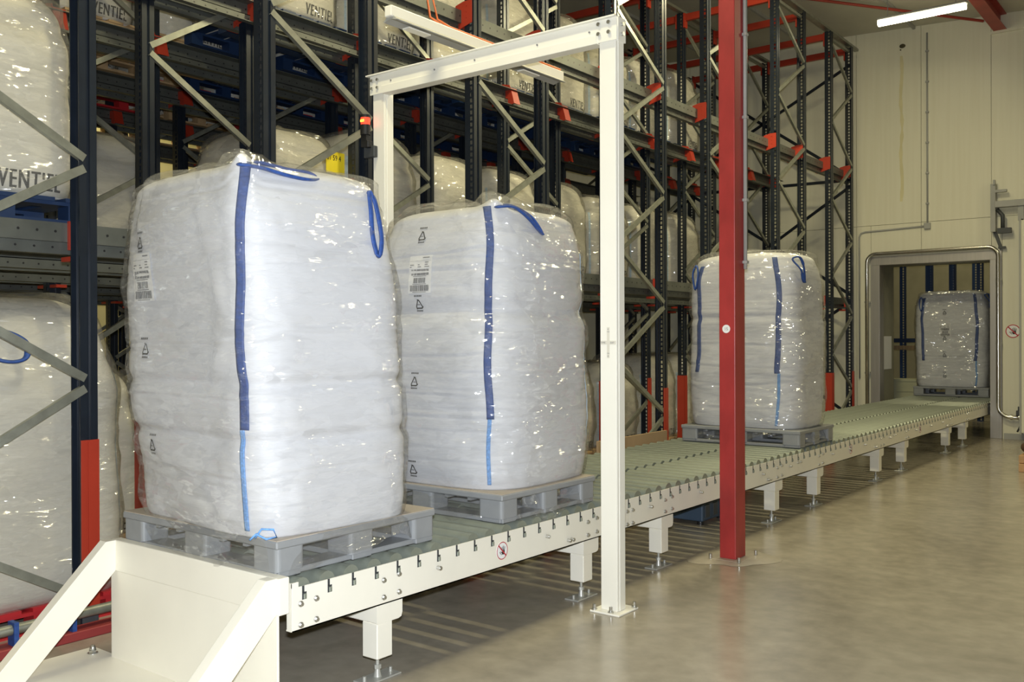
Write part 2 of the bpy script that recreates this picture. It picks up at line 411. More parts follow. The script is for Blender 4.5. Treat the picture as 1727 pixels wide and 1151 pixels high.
m.add([(-2.91+0.95*patch_r(2*PI*q/n)*math.cos(2*PI*q/n), 6.37+1.15*patch_r(2*PI*q/n)*math.sin(2*PI*q/n), 0.0015) for q in range(n)]+[(-2.91+0.7*patch_r(2*PI*q/n)*math.cos(2*PI*q/n), 6.37+0.8*patch_r(2*PI*q/n)*math.sin(2*PI*q/n), 0.012) for q in range(n)],
      [(q, (q+1) % n, n+(q+1) % n, n+q) for q in range(n)]+[tuple(n+q for q in range(n))], True)
m.build('grout_patch', M_GROUT, t, 'pale grout patch on the floor')
for bx, by in ((-3.02, 6.23), (-2.80, 6.23), (-2.80, 6.52)):
    MB().cyl((bx, by, 0.012), (bx, by, 0.045), 0.012, 6).build('anchor_bolt', M_BOLT, t)
st = MB().cyl((-2.915, 6.28, 1.665), (-2.915, 6.277, 1.665), 0.03, 24, smooth=False).build('sticker', M_LABEL, t, 'round white sticker')
vs, fs = text_mesh('15', 0.03, 0.0005, 'CENTER')
MB().add([(-2.915+v[0], 6.2765-v[2], 1.655+v[1]) for v in vs], fs).build('sticker_number', M_GREYINK, st)
MB().tube([(-2.835, 6.43, 2.1), (-2.835, 6.43, 6.4)], 0.014, 10).build('conduit', M_GREY, t)
for z in (2.15, 2.6, 3.2, 3.8, 4.4, 5.0, 5.6):
    MB().box(-2.85, -2.815, 6.41, 6.45, z-0.01, z+0.01).build('conduit_clip', M_GREY, t)
# ------------------------------------------------------------------ conveyor
RX0, RX1 = -4.55, -3.16          # outer faces of the two side rails
RY0, RY1 = 2.56, 18.6
RZT, RZB = 0.548, 0.362
cv = thing('roller_conveyor', 'long cream framed roller conveyor running through the hall to the doorway', 'conveyor', (-3.85, 10, 0))
splits = [2.56, 5.335, 8.34, 11.3, 14.3, 18.6]
for sx, X in ((1, RX1), (-1, RX0)):
    for a, b in zip(splits[:-1], splits[1:]):
        m = MB()
        m.box(X, X-sx*0.006, a+0.001, b-0.001, RZB, RZT).box(X, X-sx*0.04, a+0.001, b-0.001, RZB, RZB+0.006)
        if sx > 0 and a == 2.56: m.box(X-sx*0.001, X-sx*0.035, a, a+0.006, RZB+0.002, RZT+0.02).box(X, X-0.006, a, a+0.035, RZT, RZT+0.022)
        m.build('side_rail', M_CREAM, cv)
PITCH = 0.142; NR = int((RY1-RY0-0.1)/PITCH)
SPLITX = -3.765; RR = 0.047; RZ = RZT-0.012
m = MB().cyl((RX1-0.012, 0, 0), (SPLITX+0.022, 0, 0), RR, 14); rn = m.mesh('roller', M_ROLL)
m = MB().cyl((SPLITX-0.022, 0, 0), (RX0+0.012, 0, 0), RR, 14); rf = m.mesh('roller', M_ROLL)
ax = MB(); nut = MB()
for i in range(NR):
    y = RY0+0.06+i*PITCH
    for me, dy in ((rn, 0), (rf, 0.05)):
        o = link('roller', me, cv); o.location = (3.85, y+dy-10, RZ)
    # open slot cut down from the rail's edge with the axle flat standing in it
    ax.box(RX1-0.002, RX1+0.0012, y-0.006, y+0.006, RZT-0.028, RZT+0.0005).box(RX1-0.002, RX1+0.0012, y-0.006, y+0.018, RZT-0.058, RZT-0.026)
    nut.box(RX1, RX1+0.008, y+0.0, y+0.015, RZT-0.056, RZT-0.034, 0.002)
stuff(ax.build('axle_slots', M_SHADE, cv)); stuff(nut.build('axle_ends', M_ROLL, cv))
MB().box(SPLITX-0.012, SPLITX+0.012, RY0, RY1, 0.42, 0.52).build('centre_rail', M_SHADE, cv)
LEGY = [3.115, 4.852, 5.83, 7.84, 8.86, 10.80, 11.80, 13.95, 14.95, 18.0]
bolt_me = MB().cyl((0, 0, 0), (0.006, 0, 0), 0.013, 12).cyl((0.006, 0, 0), (0.014, 0, 0), 0.009, 6, smooth=False).mesh('bolt', M_BOLT)
pin_me = MB().cyl((0, 0, 0), (0.022, 0, 0), 0.011, 10).cyl((0.022, 0, 0), (0.026, 0, 0), 0.008, 10).mesh('pin', M_BOLT)
foot_me = MB().cyl((0, 0, 0.01), (0, 0, 0.12), 0.009, 8).cyl((0, 0, 0.045), (0, 0, 0.065), 0.018, 6, smooth=False).cyl((0, 0, 0.008), (0, 0, 0.045), 0.02, 10, r1=0.012).box(-0.05, 0.05, -0.11, 0.11, 0, 0.008, 0.002)
foot_me.cyl((0, -0.085, 0.008), (0, -0.085, 0.03), 0.009, 6).cyl((0, 0.085, 0.008), (0, 0.085, 0.03), 0.009, 6)
foot_me = foot_me.mesh('foot', mat('foot_zinc', (0.5, 0.5, 0.46), 0.35, 0.35))
def bolt(y, z, me=bolt_me, name='bolt', x=RX1):
    o = link(name, me, cv); o.location = (x+3.85, y-10, z)
for k, y in enumerate(LEGY):
    bevel(MB().box(RX0+0.05, RX1-0.008, y-0.052, y+0.052, 0.272, 0.36).build('cross_beam', M_CREAM, cv), 0.006)
    for sx, X in ((1, RX1), (-1, RX0)):
        poly = [(y-0.055, 0.42), (y-0.055, 0.272), (y+0.085, 0.272), (y+0.105, 0.278), (y+0.112, 0.298), (y+0.112, 0.42)]
        lg = MB().prism(poly, 'x', X-sx*0.012, X-sx*0.007).box(X-sx*0.012, X-sx*0.112, y-0.05, y+0.05, 0.105, 0.272, 0.004).build('leg', M_CREAM, cv)
        fo = link('foot', foot_me, lg); fo.location = (X-sx*0.062+3.85, y-10, 0)
    for dy, z in ((-0.02, 0.475), (0.08, 0.485), (-0.02, 0.395), (0.08, 0.4)): bolt(y+dy, z)
    for dy, z in ((-0.2, 0.40), (-0.235, 0.40)): bolt(y+dy, z, pin_me, 'rivet') if k % 2 else None
for y, z in ((2.605, 0.475), (2.69, 0.48), (2.605, 0.385), (2.69, 0.39), (5.30, 0.47), (5.37, 0.47), (5.30, 0.385), (5.37, 0.385), (8.30, 0.47), (8.37, 0.47), (11.26, 0.47), (11.34, 0.47)): bolt(y, z)
for y in (3.47, 4.4, 5.6, 6.35, 6.9, 7.5, 8.1, 9.2, 9.7, 10.2, 11.1, 12.2, 12.9, 13.5): bolt(y, 0.46, pin_me, 'pin')

def hand_sign(parent, o, u, v, nrm, r, ringw):
    """round prohibition sign: white disc, red ring and bar, black open hand; o centre, u right, v up"""
    o, u, v, nrm = Vector(o), Vector(u), Vector(v), Vector(nrm)
    def P(a, b, h): return o+u*a*r+v*b*r+nrm*h
    m = MB(); n = 40
    m.add([P(math.cos(2*PI*i/n), math.sin(2*PI*i/n), 0.002) for i in range(n)]+[P(math.cos(2*PI*i/n), math.sin(2*PI*i/n), 0) for i in range(n)],
          [tuple(range(n))]+[(i, (i+1) % n, n+(i+1) % n, n+i) for i in range(n)])
    s = m.build('sign', M_LABEL, parent, 'round white no touching sign with red ring')
    m = MB()
    m.add([P(q*math.cos(2*PI*i/n), q*math.sin(2*PI*i/n), 0.003) for q in (1, 1-ringw) for i in range(n)], [(i, (i+1) % n, n+(i+1) % n, n+i) for i in range(n)])
    m.add([P(x, y, 0.0042) for x, y in ((-0.72, 0.60), (-0.60, 0.72), (0.72, -0.60), (0.60, -0.72))], [(0, 1, 2, 3)])
    m.build('sign_ring', M_SIGNRED, s)
    m = MB()
    m.add([P(x, y, 0.0035) for x, y in ((-0.06, -0.02), (0.40, 0.02), (0.44, -0.20), (0.30, -0.44), (0.02, -0.46), (-0.08, -0.3))], [tuple(range(6))])
    for x, y, dx, dy in ((-0.03, 0, -0.03, 0.44), (0.10, 0, 0.02, 0.55), (0.23, 0, 0.07, 0.52), (0.36, 0, 0.12, 0.40), (-0.05, -0.22, -0.28, 0.16)):
        w = 0.05; L = math.hypot(dx, dy); px, py = -dy/L*w, dx/L*w
        m.add([P(a, b, 0.0035) for a, b in ((x-px, y-py), (x+px, y+py), (x+dx+px*.6, y+dy+py*.6), (x+dx-px*.6, y+dy-py*.6))], [(0, 1, 2, 3)])
    for k in range(3):
        m.add([P(a, b, 0.0035) for a, b in ((-0.5+k*.13, -0.1-k*.12), (-0.43+k*.13, -0.05-k*.12), (-0.36+k*.13, -0.22-k*.12), (-0.42+k*.13, -0.26-k*.12))], [(0, 1, 2, 3)])
    m.build('sign_hand', M_INK, s)
hand_sign(cv, (RX1, 3.985, 0.452), (0, 1, 0), (0, 0, 1), (1, 0, 0), 0.048, 0.10)
hand_sign(cv, (RX1, 9.75, 0.455), (0, 1, 0), (0, 0, 1), (1, 0, 0), 0.048, 0.10)
hand_sign(cv, (RX1, 12.4, 0.455), (0, 1, 0), (0, 0, 1), (1, 0, 0), 0.048, 0.10)
# end stop
t = thing('end_stop', 'cream steel end stop with two sloping braces at the near end of the conveyor', 'end stop', (-3.85, 2.3, 0))
PX0, PX1, PY, PZ = -4.475, -3.17, 2.49, 0.605
bevel(MB().box(PX0, PX1, PY, PY+0.012, 0.01, PZ-0.03).build('back_plate', M_CREAM, t), 0.002)
bevel(MB().box(PX0+0.01, PX1+0.02, PY-0.006, PY+0.05, PZ-0.155, PZ).build('bumper_beam', M_CREAM, t), 0.005)
MB().box(-4.70, -3.02, 1.86, 2.52, 0, 0.012, 0.003).build('base_plate', M_CREAM, t)
for x0 in (PX0-0.005, PX1-0.055):
    poly = [(PY-0.004, PZ), (PY-0.004, PZ-0.15), (2.03, 0.012), (1.88, 0.012), (1.88, 0.05), (PY-0.055, PZ)]
    bevel(MB().prism(poly, 'x', x0, x0+0.06).build('brace', M_CREAM, t), 0.003)
for x, y in ((-4.60, 2.46), (-4.62, 1.98), (-4.02, 2.05), (-3.3, 2.05)):
    MB().cyl((x, y, 0.012), (x, y, 0.03), 0.019, 6, smooth=False).sphere((x, y, 0.036), 0.0155, 10, 6, 1.3).cyl((x, y, 0.012), (x, y, 0.016), 0.026, 14).build('acorn_nut', M_BOLT, t)

# ------------------------------------------------------------------ portal frame over the conveyor
t = thing('portal_frame', 'white steel portal frame standing across the conveyor', 'frame', (-3.87, 4.72, 0))
def chan_post(x0, x1):
    m = MB()
    m.box(x0, x1, 4.675, 4.682, 0.012, 3.44).box(x1-0.009, x1, 4.682, 4.762, 0.012, 3.46).box(x0, x0+0.009, 4.682, 4.762, 0.012, 3.46)
    m.box(x1-0.012, x1+0.004, 4.70, 4.762, 0.012, 3.44)
    return bevel(m.build('post', M_WHITE, t), 0.003)
chan_post(-4.858, -4.748); chan_post(-2.965, -2.855)
m = MB()
m.box(-4.87, -2.835, 4.655, 4.66, 3.325, 3.462).box(-4.89, -2.835, 4.63, 4.66, 3.455, 3.465).box(-4.75, -2.97, 4.648, 4.66, 3.325, 3.375)
m.box(-4.75, -2.965, 4.648, 4.73, 3.322, 3.328)
bevel(m.build('top_beam', M_WHITE, t), 0.002)
bevel(MB().box(-2.86, -2.845, 4.69, 4.775, 3.33, 3.47).build('end_bracket', M_WHITE, t), 0.002)
for x in (-4.803, -2.91):
    MB().box(x-0.10, x+0.10, 4.62, 4.84, 0, 0.012, 0.003).build('base_plate', M_WHITE, t)
    for dx, dy in ((-0.08, 4.64), (0.03, 4.645), (0.085, 4.82)):
        MB().cyl((x+dx, dy, 0.012), (x+dx, dy, 0.045), 0.010, 6).cyl((x+dx, dy, 0.012), (x+dx, dy, 0.02), 0.018, 8).build('anchor_bolt', M_BOLT, t)
for x in (-4.845, -4.79): 
    for z in (3.37, 3.425): MB().cyl((x, 4.655, z), (x, 4.643, z), 0.011, 8).build('bolt', M_BOLT, t)
for x in (-2.955, -2.885):
    for z in (3.375, 3.432): MB().cyl((x, 4.655, z), (x, 4.643, z), 0.012, 8).build('bolt', M_BOLT, t)
for z in (3.375, 3.432): MB().cyl((-2.845, 4.732, z), (-2.832, 4.732, z), 0.012, 8).build('bolt', M_BOLT, t)
for x in (-4.66, -4.25, -3.9, -3.4, -3.02): MB().cyl((x, 4.655, 3.40), (x, 4.65, 3.40), 0.006, 8).build('hole_plug', M_GREYINK, t)
M_TAPE = mat('tape_beige', (0.70, 0.67, 0.58), 0.5)
c = (-2.91, 4.6745, 1.575)
st = MB().box(c[0]-0.009, c[0]+0.009, 4.674, 4.675, c[2]-0.09, c[2]+0.09).box(c[0]-0.052, c[0]+0.052, 4.6735, 4.675, c[2]-0.011, c[2]+0.011).build('alignment_tape', M_TAPE, t, 'beige cross shaped tape with small print')
for body, dx, dz, s in (('TYPE', -0.05, -0.005, 0.014), ('EXIT', 0.014, -0.005, 0.014), ('4', -0.004, 0.074, 0.014), ('TYPE', -0.009, 0.06, 0.008), ('ON', -0.008, -0.066, 0.010), ('8', -0.004, -0.083, 0.014)):
    vs, fs = text_mesh(body, s, 0.0003)
    MB().add([(c[0]+dx+v[0], 4.673-v[2], c[2]+dz+v[1]) for v in vs], fs).build('tape_print', M_GREYINK, st)
t = thing('signal_lamp', 'lit red signal lamp with black base on the left portal post', 'lamp', (-4.885, 4.63, 2.88))
x, y = -4.885, 4.625
MB().box(x-0.03, x+0.075, y+0.01, y+0.048, 2.885, 2.965, 0.004).build('bracket_box', M_SHADE, t)
MB().box(x+0.01, x+0.045, y-0.02, y+0.03, 2.95, 3.0, 0.004).prism([(x-0.03, 3.06), (x-0.03, 2.96), (x+0.05, 2.955), (x+0.025, 2.985), (x+0.02, 3.06)], 'y', y-0.015, y+0.015).build('stem', M_DARK, t)
MB().cyl((x, y, 3.045), (x, y, 3.115), 0.036, 20).build('lamp_base', M_DARK, t)
MB().cyl((x, y, 3.115), (x, y, 3.165), 0.033, 20).build('lens', M_LENS, t)
MB().box(x-0.018, x+0.02, y-0.036, y-0.028, 3.132, 3.150, 0.003).build('glowing_core', M_BULB, t)
MB().cyl((x, y, 3.165), (x, y, 3.185), 0.036, 20).build('lamp_cap', M_DARK, t)
t = thing('door_blower_tube', 'unlit white strip light fitting hanging in front of the racks behind the portal', 'lamp fitting', (-4.2, 5.1, 3.6))
t.name = 'strip_light_fitting'
LX, LY0, LY1, LZ = -4.2, 4.17, 6.06, 3.60
bevel(MB().box(LX-0.03, LX+0.03, LY0, LY1, LZ+0.015, LZ+0.085).build('housing', M_WHITE, t), 0.006)
MB().prism([(LX-0.06, LZ-0.005), (LX-0.03, LZ+0.02), (LX+0.03, LZ+0.02), (LX+0.06, LZ-0.005), (LX+0.055, LZ-0.009), (LX, LZ+0.006), (LX-0.055, LZ-0.009)], 'y', LY0+0.02, LY1-0.02).build('reflector', M_GREY, t)
MB().box(LX-0.01, LX+0.05, LY0+0.14, LY0+0.34, LZ-0.03, LZ-0.022).build('clip_plate', M_WHITE, t)
MB().box(LX-0.01, LX+0.05, LY1-0.55, LY1-0.35, LZ-0.03, LZ-0.022).build('clip_plate', M_WHITE, t)
MB().tube([(LX-0.02, LY0+0.36, 5.2), (LX-0.02, LY0+0.37, LZ+0.3), (LX-0.03, LY0+0.42, LZ+0.13), (LX-0.02, LY0+0.55, LZ+0.095), (LX-0.02, LY1, LZ+0.092)], 0.008, 8).build('supply_cable', M_ORCAB, t, 'orange supply cable')
MB().tube([(LX+0.01, LY0+0.40, 5.2), (LX+0.01, LY0+0.40, LZ+0.25), (LX, LY0+0.46, LZ+0.12), (LX+0.0, LY0+0.58, LZ+0.1), (LX+0.01, LY1-0.02, LZ+0.1)], 0.007, 8).build('supply_cable', M_ORCAB, t, 'orange supply cable')
# lit lamp over the door end
t = thing('ceiling_lamp', 'lit white fluorescent strip lamp hanging below the ceiling by the door', 'lamp', (-3.56, 14.2, 6.2))
MB().tube([(-4.18, 14.2, 6.2), (-4.14, 14.2, 6.2), (-3.06, 14.2, 6.2), (-3.0, 14.2, 6.2)], 0.058, 14, 0.75).build('diffuser', M_TUBE, t)
MB().box(-4.2, -2.98, 14.15, 14.25, 6.235, 6.275, 0.01).build('housing', M_GREY, t)
for x in (-4.05, -3.13): MB().cyl((x, 14.2, 6.27), (x, 14.2, ceil_z(x)), 0.006, 6).build('hanger', M_GREY, t)

# ------------------------------------------------------------------ things on the end wall
t = thing('door_guard_pipe', 'polished steel guard pipe bent around the doorway', 'pipe', (-4, WY-0.1, 0))
py = WY-0.10
def arc(cx, cz, r, a0, a1, n=8): return [(cx+r*math.cos(math.radians(a0+(a1-a0)*i/n)), py, cz+r*math.sin(math.radians(a0+(a1-a0)*i/n))) for i in range(n+1)]
pts = [(-5.0, py, 0.0)]+arc(-4.85, 2.86, 0.15, 180, 90)+arc(-3.14, 2.87, 0.15, 90, 0)+arc(-2.82, 0.52, 0.17, 180, 270)+[(-2.55, py, 0.35)]
MB().tube(pts, 0.032, 12, nrm=(0, 1, 0)).build('pipe', M_INOX, t)
MB().cyl((-2.82, py, 0.35), (-2.79, py, 0.35), 0.045, 12).cyl((-2.70, py, 0.35), (-2.67, py, 0.35), 0.045, 12).build('flange', M_INOX, t)
MB().box(-2.74, -2.66, py-0.03, py+0.03, 0.38, 0.46, 0.006).box(-2.715, -2.70, py-0.02, py+0.02, 0.45, 0.52).tube([(-2.66, py, 0.33), (-2.68, py-0.03, 0.22), (-2.72, py-0.04, 0.13)], 0.014, 8).build('valve', M_SHADE, t)
for x, z in ((-5.0, 1.0), (-5.0, 2.2), (-2.99, 1.5), (-2.99, 2.5)): MB().box(x-0.045, x+0.045, py, WY, z-0.015, z+0.015).build('pipe_clip', M_GREY, t)
t = thing('cable_conduit', 'thin grey conduit running down the end wall to a junction box above the door', 'conduit', (-4.05, WY-0.02, 3.4))
y = WY-0.018
MB().tube([(-4.05, y, 6.6), (-4.05, y, 3.48)], 0.014, 8, nrm=(0, 1, 0)).build('conduit', M_GREY, t)
MB().tube([(-4.05, y, 3.43), (-5.05, y, 3.40), (-5.12, y, 3.38), (-5.15, y, 3.32), (-5.15, y, 0.9)], 0.014, 8, nrm=(0, 1, 0)).build('conduit', M_GREY, t)
MB().box(-4.10, -4.0, y-0.03, y+0.018, 3.38, 3.48, 0.005).build('junction_box', M_GREY, t)
for z in (6.3, 5.8, 5.3, 4.8, 4.3, 3.8): MB().box(-4.075, -4.025, y-0.018, y+0.018, z-0.012, z+0.012).build('conduit_clip', M_GREY, t)
sg = thing('prohibition_sign', 'round no touching sign with red ring on the wall right of the doorway', 'sign', (-2.80, WY-0.002, 1.69))
hand_sign(sg, (-2.80, WY-0.0005, 1.69), (1, 0, 0), (0, 0, 1), (0, -1, 0), 0.105, 0.13)
t = thing('sliding_door', 'cream sliding door leaf hung on a grey rail right of the doorway', 'door', (-2.0, WY-0.2, 0))
bevel(MB().box(-2.66, -0.9, WY-0.17, WY-0.07, 0.12, 3.42).build('door_leaf', M_WALL, t))
MB().box(-2.685, -2.655, WY-0.18, WY-0.06, 0.10, 3.44).build('edge_strip', M_GREY, t)
MB().box(-3.02, 0.6, WY-0.2, WY-0.1, 3.62, 3.72, 0.004).build('rail', M_GREY, t)
MB().box(-3.09, -3.02, WY-0.14, WY-0.0, 3.25, 4.0).box(-3.05, -3.02, WY-0.16, WY-0.1, 3.98, 4.06).box(-3.02, -2.86, WY-0.16, WY-0.08, 3.86, 3.9).build('end_bracket', M_GREY, t)
MB().box(-2.70, -2.62, WY-0.17, WY-0.11, 3.40, 3.66).build('hanger', M_GREY, t)
MB().tube([(-3.0, WY-0.12, 3.6), (-2.92, WY-0.12, 3.5), (-2.92, WY-0.12, 3.26)], 0.03, 8).box(-2.99, -2.80, WY-0.16, WY-0.06, 3.22, 3.30).build('stop_bracket', M_SHADE, t)
MB().bar((-3.07, WY-0.06, 3.34), (-2.95, WY-0.06, 2.98), 0.045, 0.04, (0, 1, 0)).box(-2.99, -2.89, WY-0.09, WY-0.02, 2.985, 3.02).build('catch_arm', M_SHADE, t)
pp = MB().box(-4.8305, -4.826, 16.62, 17.1, 1.05, 1.62).build('notice_sheet', M_LABEL); tag(pp, 'blank white sheet on the left side of the doorway passage', 'notice')
bx = thing('pale_crate', 'pale green slatted crate standing beyond the doorway left of the far pallet', 'crate', (-4.9, 18.3, 0))
mcr = mat('pale_crate', (0.42, 0.42, 0.28), 0.6)
bevel(MB().box(-5.15, -4.66, 18.1, 18.5, 0.0, 0.82).build('crate_body', mcr, bx), 0.01)
MB().box(-5.165, -4.645, 18.085, 18.515, 0.79, 0.83).box(-5.165, -4.645, 18.085, 18.515, 0.6, 0.62).build('crate_rim', mcr, bx)

# ------------------------------------------------------------------ racks
RW = ['front', 'second', 'third', 'fourth', 'fifth']
PL = [-5.07-1.43*i for i in range(6)]
FR = [(1.67, 2.67), (3.90, 4.83), (6.03, 7.0), (8.25, 9.25), (10.36, 11.42), (12.50, 13.50), (14.66, 15.62)]
ZTOP = 6.38
def upright_mesh():
    m = MB(); p = 0.05; w = 0.05
    m.box(-w, 0.006, -0.05, -0.047, 0, ZTOP).box(0.032, w, -0.05, -0.047, 0, ZTOP)
    k = int(ZTOP/p)
    for i in range(k+1):
        z0 = i*p; z1 = min(ZTOP, z0+0.018)
        m.add([(x, yy, zz) for zz in (z0, z1) for yy in (-0.05, -0.047) for x in (0.006, 0.032)], [(0, 1, 5, 4), (2, 6, 7, 3), (0, 2, 3, 1), (4, 5, 7, 6)])
    for s in (-1, 1):
        m.box(s*w, s*(w-0.003), -0.05, -0.012, 0, ZTOP).box(s*(w-0.012), s*(w-0.015), -0.012, 0.012, 0, ZTOP).box(s*w, s*(w-0.003), 0.012, 0.05, 0, ZTOP)
        m.box(s*w, s*(w-0.012), -0.014, -0.011, 0, ZTOP).box(s*w, s*(w-0.012), 0.011, 0.014, 0, ZTOP).box(s*w, s*(w-0.008), 0.047, 0.05, 0, ZTOP)
    me = m.mesh('upright', M_NAVY)
    return me
UP = upright_mesh()
GUARD_LO = MB().box(0.052, 0.06, -0.06, 0.04, 0.02, 1.05).box(-0.052, 0.06, -0.066, -0.058, 0.02, 1.05).box(0.056, 0.064, -0.03, 0.02, 0.02, 1.05).mesh('column_guard', M_ORANGE)
GUARD_HI = MB().box(0.053, 0.06, -0.05, 0.045, 0.09, 1.05).box(0.03, 0.06, 0.045, 0.052, 0.09, 1.05).box(0.056, 0.064, -0.012, 0.03, 0.09, 1.05).mesh('column_guard', M_ORANGE)
FOOTP = MB().box(-0.08, 0.08, -0.08, 0.08, 0, 0.01).box(-0.045, 0.055, -0.045, 0.045, 0.01, 0.08).cyl((0.065, 0.05, 0.01), (0.065, 0.05, 0.04), 0.012, 6).mesh('foot_plate', M_SHADE)
BRK = {}
for s in (-1, 1):
    m = MB(); x0 = s*0.052
    m.prism([(x0-s*0.09, 0.09), (x0, 0.09), (x0+s*0.085, 0.07), (x0+s*0.15, -0.14), (x0+s*0.1, -0.15), (x0-s*0.09, -0.10)], 'y', -0.062, -0.056)
    m.prism([(x0, 0.05), (x0+s*0.1, 0.04), (x0+s*0.15, -0.14), (x0, -0.1)], 'y', -0.06, 0.05)
    for dz in (-0.05, 0.0, 0.05):
        m.cyl((x0-s*0.03, -0.062, dz), (x0-s*0.03, -0.066, dz), 0.007, 6).cyl((x0+s*0.04, -0.062, dz-0.02), (x0+s*0.04, -0.066, dz-0.02), 0.006, 6)
    BRK[s, 1] = m.mesh('bracket', M_ORANGE)
    m = MB().box(x0-s*0.004, x0+s*0.022, -0.054, 0.054, -0.13, 0.03).box(x0, x0+s*0.11, -0.045, 0.045, -0.19, -0.165)
    BRK[s, 0] = m.mesh('bracket', M_ORANGE)
LEV = [2.25, 4.35]
place = ['first', 'second', 'third', 'fourth', 'fifth', 'sixth', 'seventh']
rows = ['front row', 'second row', 'third row', 'fourth row', 'fifth row', 'rearmost row']
for pi, X in enumerate(PL):
    for fi, (ya, yb) in enumerate(FR):
        if pi >= 3 and fi > 5: continue
        lab = f'navy rack frame with zigzag braces, {rows[pi]}, {place[fi]} from the near end'
        t = thing('storage_rack', lab, 'rack', (X, ya, 0), 0, 'rack frames of the '+rows[pi])
        L = yb-ya
        a = link('upright', UP, t); b = link('upright', UP, t); b.location = (0, L, 0); b.rotation_euler = (0, 0, PI)
        for q, yy in ((a, 0), (b, L)):
            if pi < 2:
                o = link('foot_plate', FOOTP, t); o.location = (0, yy, 0)
                o = link('column_guard', GUARD_LO if yy == 0 else GUARD_HI, t, 'orange red steel column guard'); o.location = (0, yy, 0)
        flip = fi == 0
        zz = [0.13+0.605*k for k in range(11)]
        for k in range(10):
            lo0 = (k % 2 == 0) != flip
            y0, y1 = (0.02, L-0.02) if lo0 else (L-0.02, 0.02)
            dz = 0.05
            p0 = Vector((X+0.052, ya+y0, zz[k]+dz)); p1 = Vector((X+0.052, ya+y1, zz[k+1]-dz+0.045))
            m = MB(); d = (p1-p0).normalized(); n_ = Vector((1, 0, 0)); s_ = d.cross(n_)
            m.bar(p0, p1, 0.045, 0.005, (1, 0, 0))
            m.bar(p0+s_*0.02-n_*0.014, p1+s_*0.02-n_*0.014, 0.005, 0.03, (1, 0, 0)).bar(p0-s_*0.02-n_*0.014, p1-s_*0.02-n_*0.014, 0.005, 0.03, (1, 0, 0))
            m.build('brace', M_ZINC, t)
        if pi < 3:
            MB().box(X-0.02, X+0.02, ya+0.04, yb-0.04, 6.27, 6.31).build('top_strut', M_ZINC, t)
        for lv, z in enumerate(LEV):
            for s in (-1, 1):
                if (pi == 0 and s > 0): continue
                for yy, rz in ((0, 0), (L, 0)):
                    o = link('bracket', BRK[s, lv], t, 'orange red support bracket'); o.location = (0, yy, z-0.02)
def rail_mesh(s):
    m = MB(); a, b = 1.4, 15.95
    x0 = 0.055
    m.box(s*(x0+0.02), s*(x0+0.026), a, b, -0.10, 0.0)            # web
    m.box(s*(x0+0.02), s*(x0+0.125), a, b, -0.006, 0.0)           # pallet seat
    m.box(s*(x0+0.02), s*(x0+0.06), a, b, -0.106, -0.10)          # step
    m.box(s*(x0+0.054), s*(x0+0.06), a, b, -0.165, -0.10)         # lower web
    m.box(s*(x0+0.054), s*(x0+0.11), a, b, -0.171, -0.165)        # bottom lip
    for i in range(145):
        y = a+0.05+i*0.1
        for sg in (1,):
            m2.cyl((s*(x0+0.0185), y, -0.05), (s*(x0+0.0275), y, -0.05), 0.008, 6)
            m2.cyl((s*(x0+0.0525), y, -0.135), (s*(x0+0.0615), y, -0.135), 0.007, 6)
    return m.mesh('rail_profile', M_RAIL)
for s in (-1, 1):
    m2 = MB(); rme = rail_mesh(s); hme = m2.mesh('rail_holes', M_DARK)
    for pi, X in enumerate(PL):
        if (s > 0 and pi == 0): continue
        for li, z in enumerate(LEV):
            side = 'far' if s < 0 else 'near'
            lab = f'long pallet rail, {side} side of the {rows[pi]}, {"lower" if li == 0 else "upper"} rack level'
            t = thing('pallet_rail', lab, 'rail', (X, 0, z), 0, 'pallet rails of the racks')
            link('rail_profile', rme, t); stuff(link('rail_holes', hme, t))
# top ties and spine bracing
tie_me = None
for li in range(4):
    for fi, (ya, yb) in enumerate(FR):
        if (li >= 2 and fi < 3) or (li >= 2 and fi > 5): continue
        for q, yy in enumerate((ya, yb)):
            x1, x0 = PL[li], PL[li+1]
            m = MB().box(x0+0.05, x1-0.05, -0.03, 0.03, 6.26, 6.36, 0.004).box(x1-0.075, x1-0.05, -0.045, 0.045, 6.16, 6.37).box(x0+0.05, x0+0.075, -0.045, 0.045, 6.16, 6.37)
            side = 'near post' if q == 0 else 'far post'
            o = thing('top_tie', f'red top tie beam over the {RW[li]} lane, {side} of the {place[fi]} rack frame', 'tie beam', (0, yy, 0), 0, 'red top ties of the racks')
            k = MB(); k.v = [(v[0], v[1]+yy, v[2]) for v in m.v]; k.f = m.f; k.sm = m.sm
            k.build('tie_bar', M_ORANGE, o)
t = thing('top_runner', 'long galvanised runner lying along the top of the front rack row', 'rail', (PL[0], 8, 6.4))
MB().box(PL[0]-0.035, PL[0]+0.035, 1.5, 16.0, 6.39, 6.43).box(PL[0]-0.16, PL[0]-0.12, 1.5, 16.2, 6.48, 6.56).build('runner_bar', M_ZINC, t)
t = thing('top_runner', 'long galvanised runner lying along the top of the second rack row', 'rail', (PL[1], 8, 6.4))
MB().box(PL[1]-0.035, PL[1]+0.035, 1.5, 16.0, 6.39, 6.43).build('runner_bar', M_ZINC, t)
t = thing('end_bracing', 'dark cross bracing straps across the far end of the racks', 'bracing', (-6.5, 15.7, 0))
